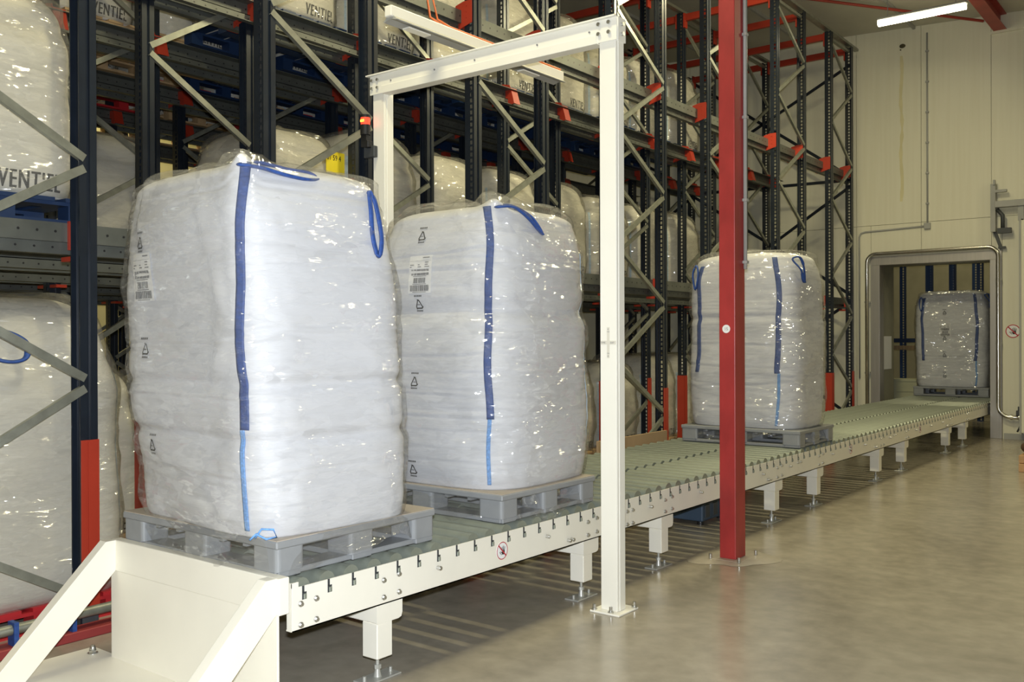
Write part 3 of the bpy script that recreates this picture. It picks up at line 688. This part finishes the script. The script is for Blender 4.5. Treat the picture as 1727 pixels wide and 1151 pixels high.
for (xa, za), (xb, zb) in (((-5.07, 6.1), (-7.93, 4.65)), ((-7.93, 6.28), (-5.07, 4.25)), ((-5.07, 4.2), (-7.93, 4.24)), ((-5.07, 4.1), (-7.93, 2.25)), ((-7.93, 4.2), (-5.07, 2.3)), ((-5.07, 2.22), (-7.93, 2.22)), ((-5.07, 2.2), (-7.93, 0.3)), ((-7.93, 2.2), (-5.07, 0.3)), ((-7.93, 6.0), (-10.8, 4.3)), ((-7.93, 4.3), (-10.8, 6.0)), ((-7.93, 4.2), (-10.8, 2.3)), ((-7.93, 2.3), (-10.8, 4.2))):
    MB().bar((xa, 15.69, za), (xb, 15.69, zb), 0.01, 0.05).build('strap', M_NAVY, t)
# ------------------------------------------------------------------ pallets
def pallet_mesh(hx, hy, h, m_):
    """moulded pallet: deck, nine rounded feet and a bottom frame"""
    parts = []
    d = MB().box(-hx, hx, -hy, hy, h-0.034, h, 0.006)
    for i in range(7):
        x = -hx+0.09+i*(2*hx-0.18)/6
        d.box(x-0.012, x+0.012, -hy+0.03, hy-0.03, h-0.055, h-0.033)
    parts.append(('deck', d.mesh('deck', m_)))
    def block(cx, cy, w, l):
        b = bmesh.new(); r = min(w, l)*0.28; pts = []
        for sx, sy, a0 in ((1, 1, 0), (-1, 1, 90), (-1, -1, 180), (1, -1, 270)):
            for k in range(5):
                a = math.radians(a0+k*22.5); pts.append((cx+sx*(w-r)+r*math.cos(a), cy+sy*(l-r)+r*math.sin(a)))
        b.free(); m = MB(); m.prism(pts, 'z', 0.026, h-0.033); return m
    for sx in (-1, 0, 1):
        for sy in (-1, 0, 1):
            w, l = 0.085, 0.075
            parts.append(('block', block(sx*(hx-w-0.004), sy*(hy-l-0.004), w, l).mesh('block', m_)))
    for s in (-1, 0, 1):
        r = MB().box(-hx+0.006, hx-0.006, s*(hy-0.075)-0.06, s*(hy-0.075)+0.06, 0, 0.027, 0.004)
        parts.append(('runner_board', r.mesh('runner_board', m_)))
    for s in (-1, 1):
        r = MB().box(s*(hx-0.085)-0.065, s*(hx-0.085)+0.065, -hy+0.007, hy-0.007, 0.001, 0.026, 0.004)
        parts.append(('runner_board', r.mesh('runner_board', m_)))
    return parts
PG = [pallet_mesh(0.605, hy_, 0.158, M_GREYP) for hy_ in (0.495, 0.47, 0.455, 0.455)]
PZ0 = RZ+RR+0.001
main = [(-3.82, 3.02), (-3.79, 4.49), (-3.785, 8.86), (-3.93, 17.80)]
bagpos = [(-3.785, 2.965, -4), (-3.80, 4.565, 0), (-3.79, 8.85, -2), (-3.945, 17.79, 0)]
plab = ['grey plastic pallet under the nearest bag beside the end stop', 'grey plastic pallet under the second bag behind the portal post', 'grey plastic pallet under the bag behind the red column', 'grey plastic pallet under the bag in the doorway']
pal_proto = None
for (x, y), lab, pg in zip(main, plab, PG):
    t = thing('plastic_pallet', lab, 'pallet', (x, y, PZ0), 0, 'grey pallets on the conveyor')
    for n_, me in pg: link(n_, me, t)
for k, lab in ((0, 'thin tan slip sheet under the nearest bag'), (1, 'thin tan slip sheet under the second bag on the conveyor')):
    x, y = main[k]; hy_ = (0.49, 0.465)[k]
    tag(MB().box(x-0.6, x+0.6, y-hy_, y+hy_, PZ0+0.158, PZ0+0.1612).build('slip_sheet', mat('tan_sheet', (0.46, 0.40, 0.33), 0.7)), lab, 'sheet', 'slip sheets under the bags')
def rack_pallet(m_):
    m = MB()
    for k in range(5): m.box(-0.6, 0.6, -0.47+k*0.2, -0.47+k*0.2+0.14, 0.12, 0.142)
    for s in (-1, 0, 1):
        m.box(s*0.53-0.06, s*0.53+0.06, -0.47, 0.47, 0.10, 0.12)
        for q in (-1, 0, 1): m.box(s*0.53-0.06, s*0.53+0.06, q*0.41-0.06, q*0.41+0.06, 0.02, 0.10)
        m.box(s*0.53-0.06, s*0.53+0.06, -0.47, 0.47, 0.0, 0.02)
    return m.mesh('rack_pallet', m_)
RP = {'blue': rack_pallet(M_BLUEP), 'wooden': rack_pallet(M_WOOD), 'red': rack_pallet(M_REDP)}

# ------------------------------------------------------------------ bags
def bag_shape(hx, hy, Hs, dome, seed, nexp=4.2, nu=96, nr=64, film=False, creases=12, bulge=0.05, skirt=0.0, lift=0.06, lifts=None, amp=1.0, flare=0.0, waist=None, lean=0.0, taper=0.0):
    R = random.Random(seed)
    cz = [(R.uniform(0.05, 0.98)*Hs, R.uniform(0.0015, 0.0045)*amp, R.uniform(0.006, 0.010), R.choice((1, 2, 3)), R.uniform(0, 6.28), R.uniform(0.008, 0.03), R.uniform(0, 6.28)) for _ in range(creases)]
    off = Vector((seed*3.1, seed*1.7, seed*0.9))
    rings = []
    if not film:
        rings += [('b', q) for q in (0.15, 0.6, 0.9)]
    else:
        k = 5 if skirt > 0 else 0
        rings += [('k', i/max(1, k)) for i in range(k)]
    rings += [('s', i/nr) for i in range(nr+1)]
    top = 12
    rings += [('t', i/top) for i in range(1, top+1)]
    V = []; F = []
    for kind, q in rings:
        for i in range(nu):
            th = 2*PI*(i+0.5)/nu
            c, s = math.cos(th), math.sin(th)
            ux = math.copysign(abs(c)**(2/nexp), c); uy = math.copysign(abs(s)**(2/nexp), s)
            corner = abs(math.sin(2*th))**(2.6 if film else 6)
            lf = lift if lifts is None else lifts[int(th/(PI/2)) % 4]
            dx, dy = c, s
            if kind == 'b':
                sc, z, d = q, 0.0, 0
            elif kind == 'k':
                sc, z = 1.0, -skirt*(1-q)
                nz = noise.noise(Vector((ux*2.2, uy*2.2, 3))*1.0+off)
                z += skirt*0.55*(1-q)*max(-0.6, nz*1.6)
                d = flare*(1-q)*(0.6+0.8*noise.noise(Vector((ux*5, uy*5, z*4))+off))
            elif kind == 's':
                z = q*Hs
                sc = 1+bulge*math.sin(PI*min(1, q*1.02))**0.8-0.03*max(0, (0.08-q)/0.08)**2-(0.07*max(0, (q-0.86)/0.14)**2)
                d = 0
                if waist: 
                    for wz, wa, ws in waist: d -= wa*math.exp(-((z-wz)/ws)**2)
            else:
                a = q*PI/2
                sc = (1+bulge*0.0-0.07)*max(0.0, math.cos(a))**0.55
                z = Hs+dome*math.sin(a)
                d = 0
                z += lf*corner*(1-q)
            if kind in 'st':
                d += 0.026*amp*noise.noise(Vector((ux*hx*2.2, uy*hy*2.2, z*2.6))+off)
                d += 0.004*amp*noise.noise(Vector((ux*hx*6+z*5, uy*hy*6-z*4, z*13))+off)
                if kind == 's':
                    for z0, A, sg, mm, ph, wv, ph2 in cz:
                        zz = z-z0-wv*math.sin(mm*th+ph)
                        env = 0.5+0.5*math.sin(th*1.0+ph2)
                        d -= A*env*(math.exp(-(zz/sg)**2)-0.5*math.exp(-((zz-2*sg)/(1.5*sg))**2))
                    z += lf*corner*max(0, (q-0.9)/0.1)**1.5
                if film:
                    r_ = 1-abs(noise.noise(Vector((ux*hx*4+z*1.3, uy*hy*4, z*3.2))+off))*2
                    d += 0.010+0.016*r_*max(0, r_)+0.012*noise.noise(Vector((ux*9, uy*9, z*8))+off)
                    if kind == 's': d += 0.03*max(0, 0.25-q)
                    else: z += 0.014+0.028*r_
            fz = max(0.0, min(1.0, z/Hs)); sc *= 1-taper*fz
            V.append((hx*ux*sc+dx*d, hy*uy*sc+dy*d+lean*fz, z))
    n = len(rings)
    for j in range(n-1):
        for i in range(nu):
            F.append((j*nu+i, j*nu+(i+1) % nu, (j+1)*nu+(i+1) % nu, (j+1)*nu+i))
    if not film: F.append(tuple(range(nu))[::-1])
    F.append(tuple((n-1)*nu+i for i in range(nu)))
    return V, F
def mesh_of(V, F, name, m_):
    mb = MB(); mb.add(V, F, True); return mb.mesh(name, m_)
class Proj:
    """throws flat marks on to a bag's skin"""
    def __init__(s, V, F): s.b = BVHTree.FromPolygons([Vector(v) for v in V], F)
    def hit(s, o, d, off=0.004):
        h = s.b.ray_cast(Vector(o), Vector(d))
        if h[0] is None: return None
        return h[0]-Vector(d).normalized()*off
    def patch(s, quads, face, off):
        """quads in (u, z) on face '-y' or '+x'"""
        mb = MB()
        for q in quads:
            pts = []
            for u, z in q:
                p = s.hit((u, -3, z), (0, 1, 0), off) if face == '-y' else s.hit((3, u, z), (-1, 0, 0), off)
                if p is None: break
                pts.append(p)
            if len(pts) == len(q): mb.add(pts, [tuple(range(len(q)))])
        return mb
def rect(u0, u1, z0, z1, n=1, sl=0.0):
    """strip of n quads, sheared by sl"""
    out = []
    for k in range(n):
        a, b = z0+(z1-z0)*k/n, z0+(z1-z0)*(k+1)/n
        out.append([(u0+sl*a, a), (u1+sl*a, a), (u1+sl*b, b), (u0+sl*b, b)])
    return out
def shipping_label(pr, parent, face, uc, zc, w=0.18, h=0.225):
    R = random.Random(5)
    q = []
    for k in range(4):
        a, b = uc-w/2+w*k/4, uc-w/2+w*(k+1)/4
        q += rect(a, b, zc-h/2, zc+h/2, 6)
    lb = pr.patch(q, face, 0.006).build('shipping_label', M_LABEL, parent, 'white paper label with three barcodes')
    bars = []; txt = []
    for zc2, hh, ww in ((0.012, 0.036, 0.92), (-0.037, 0.032, 0.62), (-0.083, 0.036, 0.98)):
        x = uc-w*ww*0.42; x1 = uc+w*ww*0.42
        while x < x1:
            bw = R.choice((0.0012, 0.002, 0.003, 0.0042))
            bars += rect(x, min(x+bw, x1), zc+zc2-hh/2, zc+zc2+hh/2, 2); x += bw+R.choice((0.0014, 0.002, 0.003))
        txt += rect(uc-w*0.3, uc+w*0.3, zc+zc2-hh/2-0.0075, zc+zc2-hh/2-0.004)
    for k in range(3):
        z = zc+0.068-k*0.013
        for a, b in ((-0.45, -0.2), (-0.1, 0.12), (0.2, 0.44)):
            if R.random() < 0.85: txt += rect(uc+w*a, uc+w*(a+(b-a)*R.uniform(0.3, 1)), z, z+0.005)
    txt += rect(uc-w*0.46, uc+w*0.46, zc+0.080, zc+0.0812); txt += rect(uc+w*0.1, uc+w*0.4, zc+0.096, zc+0.102)
    stuff(pr.patch(bars, face, 0.0085).build('barcode', M_INK, lb)); stuff(pr.patch(txt, face, 0.0085).build('small_print', M_GREYINK, lb))
def recycle_mark(pr, parent, face, uc, zc, s=0.052):
    q = []
    pts = [(0, s*0.62), (s*0.55, -s*0.42), (-s*0.55, -s*0.42)]
    for i in range(3):
        a, b = Vector(pts[i]), Vector(pts[(i+1) % 3])
        d = (b-a).normalized(); n = Vector((-d.y, d.x))*0.0035*s/0.05
        a2, b2 = a+d*s*0.10, b-d*s*0.18
        q.append([(uc+p.x, zc+p.y) for p in (a2-n, b2-n, b2+n, a2+n)])
        q.append([(uc+p.x, zc+p.y) for p in (b2-n*3, b2+d*s*0.16, b2+n*3)])
    for z, ww, hh in ((s*0.98, 0.6, 0.010), (-s*0.72, 0.5, 0.009), (-0.02*s, 0.2, 0.006)):
        k = 5
        for j in range(k): q += rect(uc-s*ww+2*s*ww*j/k, uc-s*ww+2*s*ww*(j+0.65)/k, zc+z-hh/2, zc+z+hh/2)
    pr.patch(q, face, 0.006).build('recycling_mark', M_INK, parent, 'printed black recycling triangle')
def ribbon(pr, parent, name, m_, ang, z0, z1, w, n=48, wob=0.0, off=0.006, seed=0, thick=0.004):
    """webbing running down a bag's corner"""
    d = Vector((-math.cos(ang), -math.sin(ang), 0)); tg = Vector((-math.sin(ang), math.cos(ang), 0))
    mb = MB(); rows_ = []
    for k in range(n+1):
        z = z0+(z1-z0)*k/n
        sh = wob*math.sin(z*5+seed)+wob*0.5*math.sin(z*13+seed*2)
        r = []
        for j in range(5):
            o = tg*(sh+(j/4-0.5)*w)-d*3+Vector((0, 0, z))
            p = pr.hit(o, d, off)
            if p is None: r = None; break
            r.append(p)
        if r: rows_.append(r)
    vs = [p for r in rows_ for p in r]; nb = len(rows_)
    fs = [(i*5+j, i*5+j+1, (i+1)*5+j+1, (i+1)*5+j) for i in range(nb-1) for j in range(4)]
    mb.add(vs, fs, True)
    o = mb.build(name, m_, parent)
    so = o.modifiers.new('thickness', 'SOLIDIFY'); so.thickness = thick; so.offset = 0
    return o
def loop(parent, pts, r, closed=True, m_=None):
    # smooth the polyline
    P = [Vector(p) for p in pts]; out = []
    n = len(P)
    for i in range(n if closed else n-1):
        p0, p1, p2, p3 = (P[(i-1) % n], P[i], P[(i+1) % n], P[(i+2) % n]) if closed else (P[max(0, i-1)], P[i], P[i+1], P[min(n-1, i+2)])
        for k in range(6):
            t_ = k/6
            out.append(0.5*((2*p1)+(-p0+p2)*t_+(2*p0-5*p1+4*p2-p3)*t_*t_+(-p0+3*p1-3*p2+p3)*t_**3))
    if not closed: out.append(P[-1])
    return MB().tube(out, r, 8, 0.5, closed).build('lifting_loop', m_ or M_STRAP, parent, 'blue webbing lifting loop')

BAG_Z = PZ0+0.162
blab = ['large white bulk bag nearest the camera, its blue corner strap facing us', 'white bulk bag behind the white portal post, second on the conveyor', 'white bulk bag partly hidden by the red column', 'dim white bulk bag standing in the doorway at the far end']
BP = [dict(hx=0.58, hy=0.45, seed=1, lean=-0.12, taper=0.04, Hs=1.55, waist=[(0.66, 0.020, 0.03), (0.42, 0.018, 0.03)], nexp=6.4, lifts=[0.0, -0.02, -0.03, 0.09]),
      dict(hx=0.57, hy=0.52, seed=2, lean=0.03, taper=0.08, Hs=1.555, waist=[(1.02, 0.03, 0.05)], nexp=4.8, lifts=[0.0, 0.0, -0.03, 0.09]),
      dict(hx=0.56, hy=0.41, seed=3, Hs=1.58, waist=[(1.05, 0.012, 0.03)], nexp=4.8, lifts=[0.03, 0.0, 0.0, 0.0]),
      dict(hx=0.575, hy=0.43, seed=4, Hs=1.56, waist=None, nexp=5.0, lifts=[0.02, 0, 0, 0])]
CD = -PI/4
for k, ((bx_, by_, br_), p, lab) in enumerate(zip(bagpos, BP, blab)):
    x = y = 0.0
    t = thing('bulk_bag', lab, 'bag', (0, 0, 0), 0, 'wrapped bulk bags on the conveyor')
    q = dict(p); big = k < 3
    nu, nr = (170, 200) if k < 2 else (120, 130)
    V, F = bag_shape(dome=0.10, nu=nu, nr=nr, creases=34, bulge=0.035, **q)
    link('bag_body', mesh_of(V, F, 'bag_body', M_FAB), t)
    pr = Proj(V, F)
    Hs = p['Hs']
    zs = {0: 0.47, 1: 0.40, 2: 0.52, 3: 0.45}[k]
    ribbon(pr, t, 'corner_strap', M_STRAP, CD, zs, Hs+(0.06 if k < 2 else 0.03), 0.042, 64, 0.008, seed=k)
    ribbon(pr, t, 'corner_stitching', M_STITCH, CD, 0.03, zs, 0.022, 50, 0.006, seed=k+3)
    if k > 1: ribbon(pr, t, 'corner_strap', M_STRAP, CD-PI/2, zs, Hs-0.02, 0.04, 40, 0.008, seed=k+1)
    ribbon(pr, t, 'rear_corner_hem', M_PALE if k < 2 else M_STRAP, PI/4, 0.03, Hs-0.16, 0.045, 60, 0.006, seed=k+2)
    ln_, tp_ = p.get('lean', 0), p.get('taper', 0)
    C = lambda a, b, c: (a*(1-tp_*min(1, max(0, c/Hs))), b*(1-tp_*min(1, max(0, c/Hs)))+ln_*min(1, max(0, c/Hs)), c)
    cx, cy = p['hx']*0.86, p['hy']*0.86
    if k == 0:
        loop(t, [C(cx, -cy, Hs+0.045), C(cx-0.04, -cy+0.12, Hs+0.075), C(cx-0.02, -cy+0.26, Hs+0.06), C(cx+0.0, -cy+0.36, Hs+0.055), C(cx+0.02, -cy+0.40, Hs+0.03), C(cx+0.045, -cy+0.33, Hs+0.015), C(cx+0.05, -cy+0.2, Hs+0.02), C(cx+0.03, -cy+0.08, Hs+0.04)], 0.017)
        fx = p['hx']+0.012
        loop(t, [C(fx-0.035, cy-0.09, Hs-0.0), C(fx, cy-0.12, Hs-0.10), C(fx+0.005, cy-0.125, Hs-0.22), C(fx+0.006, cy-0.10, Hs-0.31), C(fx+0.004, cy-0.07, Hs-0.22), C(fx-0.02, cy-0.07, Hs-0.06)], 0.014)
        ax_, ay_ = p['hx']*0.895+0.014, -p['hy']*0.895-0.014
        MB().tube([C(ax_-0.02, ay_-0.03, 0.012), C(ax_+0.005, ay_-0.012, 0.05), C(ax_+0.03, ay_+0.03, 0.045), C(ax_+0.035, ay_+0.04, 0.012), C(ax_+0.015, ay_-0.0, 0.006), C(ax_-0.01, ay_-0.03, 0.03), C(ax_-0.03, ay_-0.05, 0.005)], 0.005, 6).build('tie_string', M_STITCH, t)
    elif k == 1:
        loop(t, [C(cx, -cy, Hs+0.05), C(cx+0.0, -cy+0.14, Hs+0.075), C(cx+0.06, -cy+0.27, Hs+0.02), C(cx+0.085, -cy+0.36, Hs-0.07), C(cx+0.09, -cy+0.34, Hs-0.075), C(cx+0.085, -cy+0.22, Hs+0.0), C(cx+0.055, -cy+0.1, Hs+0.055)], 0.014)
    else:
        loop(t, [C(cx+0.05, -cy-0.01, Hs+0.0), C(cx+0.10, -cy+0.03, Hs+0.02), C(cx+0.115, -cy+0.09, Hs-0.06), C(cx+0.115, -cy+0.12, Hs-0.2), C(cx+0.12, -cy+0.07, Hs-0.19), C(cx+0.12, -cy+0.02, Hs-0.1)], 0.016)
        loop(t, [C(-cx+0.07, -cy-0.068, Hs-0.1), C(-cx+0.04, -cy-0.072, Hs-0.25), C(-cx+0.01, -cy-0.066, Hs-0.1), C(-cx+0.04, -cy-0.05, Hs-0.01)], 0.014)
    # printing on the side that faces the near end
    lu = {0: -0.275, 1: -0.06, 2: -0.2, 3: -0.06}[k]
    lz = {0: 1.15, 1: 1.24, 2: 1.05, 3: 0.98}[k]
    if k != 2: shipping_label(pr, t, '-y', lu, lz)
    for zz in {0: (1.31, 0.81, 0.35), 1: (1.47, 1.06, 0.6, 0.08), 2: (), 3: (1.28, 0.84, 0.55, 0.2)}[k]: recycle_mark(pr, t, '-y', lu-0.01, zz)
    # the clear film hood
    V, F = bag_shape(dome={0: 0.08, 1: 0.12, 2: 0.10, 3: 0.07}[k], nu=nu, nr=nr, creases=26, bulge=0.04, film=True, skirt={0: 0.115, 1: 0.16, 2: 0.15, 3: 0.05}[k], flare={0: 0.03, 1: 0.08, 2: 0.08, 3: 0.04}[k], **q)
    link('film_hood', mesh_of(V, F, 'film_hood', M_FILM), t, 'crinkled clear plastic hood')
    t.location = (bx_, by_, BAG_Z); t.rotation_euler = (0, 0, math.radians(br_))

# bags standing in the racks
def rack_bag(seed, H, hy=0.462, hx=0.585, writing=True, hs=0.80):
    V, F = bag_shape(hx, hy, H*hs, H*(1-hs)+0.05, seed, nexp=4.6, nu=56, nr=28, creases=9, bulge=0.03, lift=0.03, amp=1.2)
    pr = Proj(V, F); out = [('bag_body', mesh_of(V, F, 'bag_body', M_FABW), None)]
    if writing:
        vs, fs = text_mesh('VENTIEL', 0.135, 0.0, 'LEFT', 0.0)
        w = max(v[0] for v in vs); sx_ = 0.335/w
        n0 = len(vs); vs = [(v[0]+q/sx_, v[1], 0) for q in (-0.003, -0.001, 0.001, 0.003) for v in vs]; fs = [[i+n0*q for i in f_] for q in range(4) for f_ in fs]
        mb = MB(); pv = []
        for v in vs:
            h = pr.hit((3, -0.01+v[0]*sx_, 0.03+v[1]*1.05), (-1, 0, 0), 0.004); pv.append(h if h is not None else Vector((hx, 0.03+v[0]*sx_, 0.03+v[1])))
        mb.add(pv, fs); out.append(('lettering', mb.mesh('lettering', M_INK), 'bold black lettering'))
    mb = MB()
    for a in (PI/4, -PI/4):
        d = Vector((-math.cos(a), -math.sin(a), 0)); tg = Vector((-math.sin(a), math.cos(a), 0)); r0 = None
        for k in range(17):
            z = 0.03+(H*0.78)*k/16
            r = [pr.hit(tg*s_*0.012-d*3+Vector((0, 0, z)), d, 0.004) for s_ in (-1, 1)]
            if r0 and all(q is not None for q in r+r0): mb.add([r0[0], r0[1], r[1], r[0]], [(0, 1, 2, 3)])
            r0 = r
    out.append(('corner_seam', mb.mesh('corner_seam', M_PALE), None))
    V, F = bag_shape(hx, hy, H*hs, H*(1-hs)+0.04, seed, nexp=4.6, nu=56, nr=26, creases=9, bulge=0.035, film=True, lift=0.09, amp=1.3)
    out.append(('film_hood', mesh_of(V, F, 'film_hood', M_FILMW), None))
    return out, pr
KIND = [rack_bag(11, 1.16)[0], rack_bag(12, 1.08)[0], rack_bag(13, 1.22, hs=0.76)[0]]
TALL, TALLP = rack_bag(14, 1.66, hy=0.53, writing=False, hs=0.80)
LC = [(PL[i]+PL[i+1])/2 for i in range(5)]
spec = []
spec.append((0, 0, 2.51, 'tall', 'red'))
for y in (3.55, 4.65, 8.9, 10.0, 11.1, 12.2, 13.3): spec.append((0, 1, y, 'n', 'wooden'))
spec.append((1, 0, 2.30, 'n', 'blue'))
for i in range(8): spec.append((1, 1, 5.55+1.06*i, 'n', 'wooden'))
for y in (3.45, 4.55): spec.append((1, 2, y, 'n', 'red'))
for i in range(8): spec.append((2, 1, 5.55+1.06*i, 'n', 'blue'))
for i in range(9): spec.append((2, 2, 4.35+1.06*i, 'n', 'wooden' if i < 2 else 'blue'))
for i in range(8): spec.append((2, 3, 5.0+1.06*i, 'n', 'red' if i % 2 else 'wooden'))
for i in range(6): spec.append((2, 4, 5.6+1.06*i, 'n', 'wooden'))
LZ_ = [0.0, 2.252, 4.352]
LN = ['floor level', 'lower level', 'upper level']
cnt = {}
for lv, ln, y, kd, pc in spec:
    c = cnt.get((lv, ln), 0); cnt[(lv, ln)] = c+1
    where = f'{LN[lv]}, {RW[ln]} lane, {ORD[c]} from near end'
    x = LC[ln]; jx = rnd.uniform(-0.015, 0.015); z = LZ_[lv]
    o = link('rack_pallet', RP[pc]); o.location = (x+jx, y, z)
    tag(o, f'{pc} rack pallet, {where}', 'pallet', 'pallets in the racks')
    bagk = KIND[rnd.randrange(3)] if kd == 'n' else TALL
    t = thing('stored_bag', f'{"tall " if kd == "tall" else ""}wrapped white rack bag, {where}', 'bag', (x+jx, y, z+0.143), 0 if kd == 'tall' else rnd.uniform(-0.02, 0.02), 'wrapped bags stored in the racks')
    for n_, me, lb in bagk: link(n_, me, t, lb)
    if kd == 'tall':
        loop(t, [(x+0.45, y-0.36, z+1.63), (x+0.5, y-0.22, z+1.66), (x+0.58, y-0.1, z+1.6), (x+0.62, y-0.12, z+1.5), (x+0.6, y-0.25, z+1.5)], 0.02)
        d = Vector((-math.cos(PI/4), -math.sin(PI/4), 0))
    if lv == 1 and ln == 1 and c == 0:
        yl = MB().box(x+0.60, x+0.606, y+0.22, y+0.44, z+0.88, z+1.08).build('yellow_label', M_YEL, t, 'yellow label with black digits')
        vs, fs = text_mesh('01 59 4', 0.07)
        MB().add([(x+0.608+v[2], y+0.225+v[0]*0.8, z+1.0+v[1]) for v in vs], fs).build('label_print', M_INK, yl)
    if ln in (2, 3) and lv == 2 and c < 3:
        lb = MB().box(x+0.602, x+0.606, y-0.1, y+0.2, z+0.35, z+0.62).build('shipping_label', M_LABEL, t, 'white paper label')
        m = MB()
        for kx in range(3):
            for kz in range(2): m.box(x+0.606, x+0.607, y-0.08+kx*0.09, y-0.02+kx*0.09, z+0.39+kz*0.12, z+0.44+kz*0.12)
        stuff(m.build('small_print', M_GREYINK, lb))

# ------------------------------------------------------------------ odds and ends by the racks
t = thing('floor_guide_rail', 'grey floor guide rail with blue clips below the left rack', 'rail', (-4.93, 3.0, 0))
MB().cyl((-4.93, 1.2, 0.13), (-4.93, 5.4, 0.13), 0.028, 12).build('guide_pipe', M_ZINC, t)
for y in (2.22, 2.52, 2.95, 3.5, 4.0): MB().box(-4.965, -4.895, y-0.012, y+0.012, 0.0, 0.17).build('clip', M_STRAP, t, 'blue clip')
MB().box(-5.0, -4.88, 1.2, 5.4, 0.0, 0.05, 0.005).build('guide_base', mat('dull_red_paint', (0.25, 0.03, 0.03), 0.6), t)
t = thing('brown_board', 'brown fibreboard sheet standing upright behind the conveyor beside the portal post', 'board', (-4.78, 7.9, 0))
MB().box(-4.645, -4.62, 7.25, 8.55, 0.04, 0.66).build('board', M_CARD, t)
for y_ in (7.4, 8.4): MB().box(-4.72, -4.60, y_-0.04, y_+0.04, 0.0, 0.04).build('foot_block', M_WOOD, t)
lb = MB().box(-4.62, -4.618, 7.87, 7.98, 0.42, 0.52).build('data_label', M_LABEL, t, 'small label with rows of dark print')
m = MB()
for i in range(4):
    for j in range(3): m.box(-4.618, -4.617, 7.878+j*0.036, 7.903+j*0.036, 0.43+i*0.023, 0.443+i*0.023)
stuff(m.build('label_print', M_TUB, lb))
t = thing('blue_tub', 'dark blue plastic tub on feet under the conveyor beside the red column', 'tub', (-3.72, 7.45, 0))
bevel(MB().box(-4.05, -3.62, 7.32, 7.78, 0.03, 0.21).build('tub_body', M_TUB, t), 0.012)
MB().box(-4.07, -3.6, 7.30, 7.80, 0.19, 0.225, 0.004).build('tub_rim', M_TUB, t)
for y in (7.4, 7.55, 7.7): MB().box(-3.625, -3.61, y-0.04, y+0.04, 0.06, 0.17, 0.003).build('tub_rib', M_SHADE, t)
for xx, y in ((-3.66, 7.36), (-3.66, 7.74), (-4.0, 7.36), (-4.0, 7.74)): MB().cyl((xx, y, 0), (xx, y, 0.035), 0.03, 10).build('tub_foot', M_DARK, t)
t = thing('wooden_block_stack', 'two pale wooden blocks at the right edge of the floor', 'blocks', (-1.95, 12.6, 0))
bevel(MB().box(-2.07, -1.75, 12.45, 12.8, 0.0, 0.1).build('block', mat('pale_wood', (0.55, 0.33, 0.17), 0.7, var=0.15), t), 0.008)
bevel(MB().box(-2.07, -1.76, 12.46, 12.79, 0.105, 0.2).build('block', mat('pale_wood', (0.55, 0.33, 0.17), 0.7), t), 0.008)
o = MB().sphere((-1.9, 12.62, 0.28), 0.17, 16, 10, 0.55).build('brown_sack', M_BROWN); tag(o, 'dark brown sack lying on the wooden blocks at the right edge', 'sack')
for v in o.data.vertices: v.co += Vector((noise.noise(v.co*9), noise.noise(v.co*9+Vector((5, 0, 0))), 0))*0.03
# racks in the room beyond the doorway
UPB = UP.copy(); UPB.materials[0] = mat('blue_paint', (0.022, 0.055, 0.14), 0.4, var=0.1)
for i, (x, y) in enumerate(((-5.55, 19.2), (-5.2, 19.2), (-5.0, 20.3), (-4.75, 19.4), (-4.6, 20.6), (-4.35, 19.4), (-4.15, 20.4), (-3.9, 19.6), (-3.75, 20.6), (-3.5, 19.6), (-3.3, 20.4))):
    o = link('rack_post', UPB); o.location = (x, y, 0); tag(o, f'blue perforated rack post seen through the doorway, {ORD[i]} from the left', 'post', 'rack posts beyond the doorway')
t = thing('far_rack_rail', 'blue rail of the rack beyond the doorway left of the far bag', 'rail', (-5.3, 19.1, 1.5))
MB().box(-6.2, -4.6, 19.05, 19.12, 1.5, 1.58).build('rail_bar', M_BLUEP, t)
MB().box(-6.2, -4.6, 18.95, 19.05, 1.36, 1.44).build('rail_ledge', M_WOOD, t)
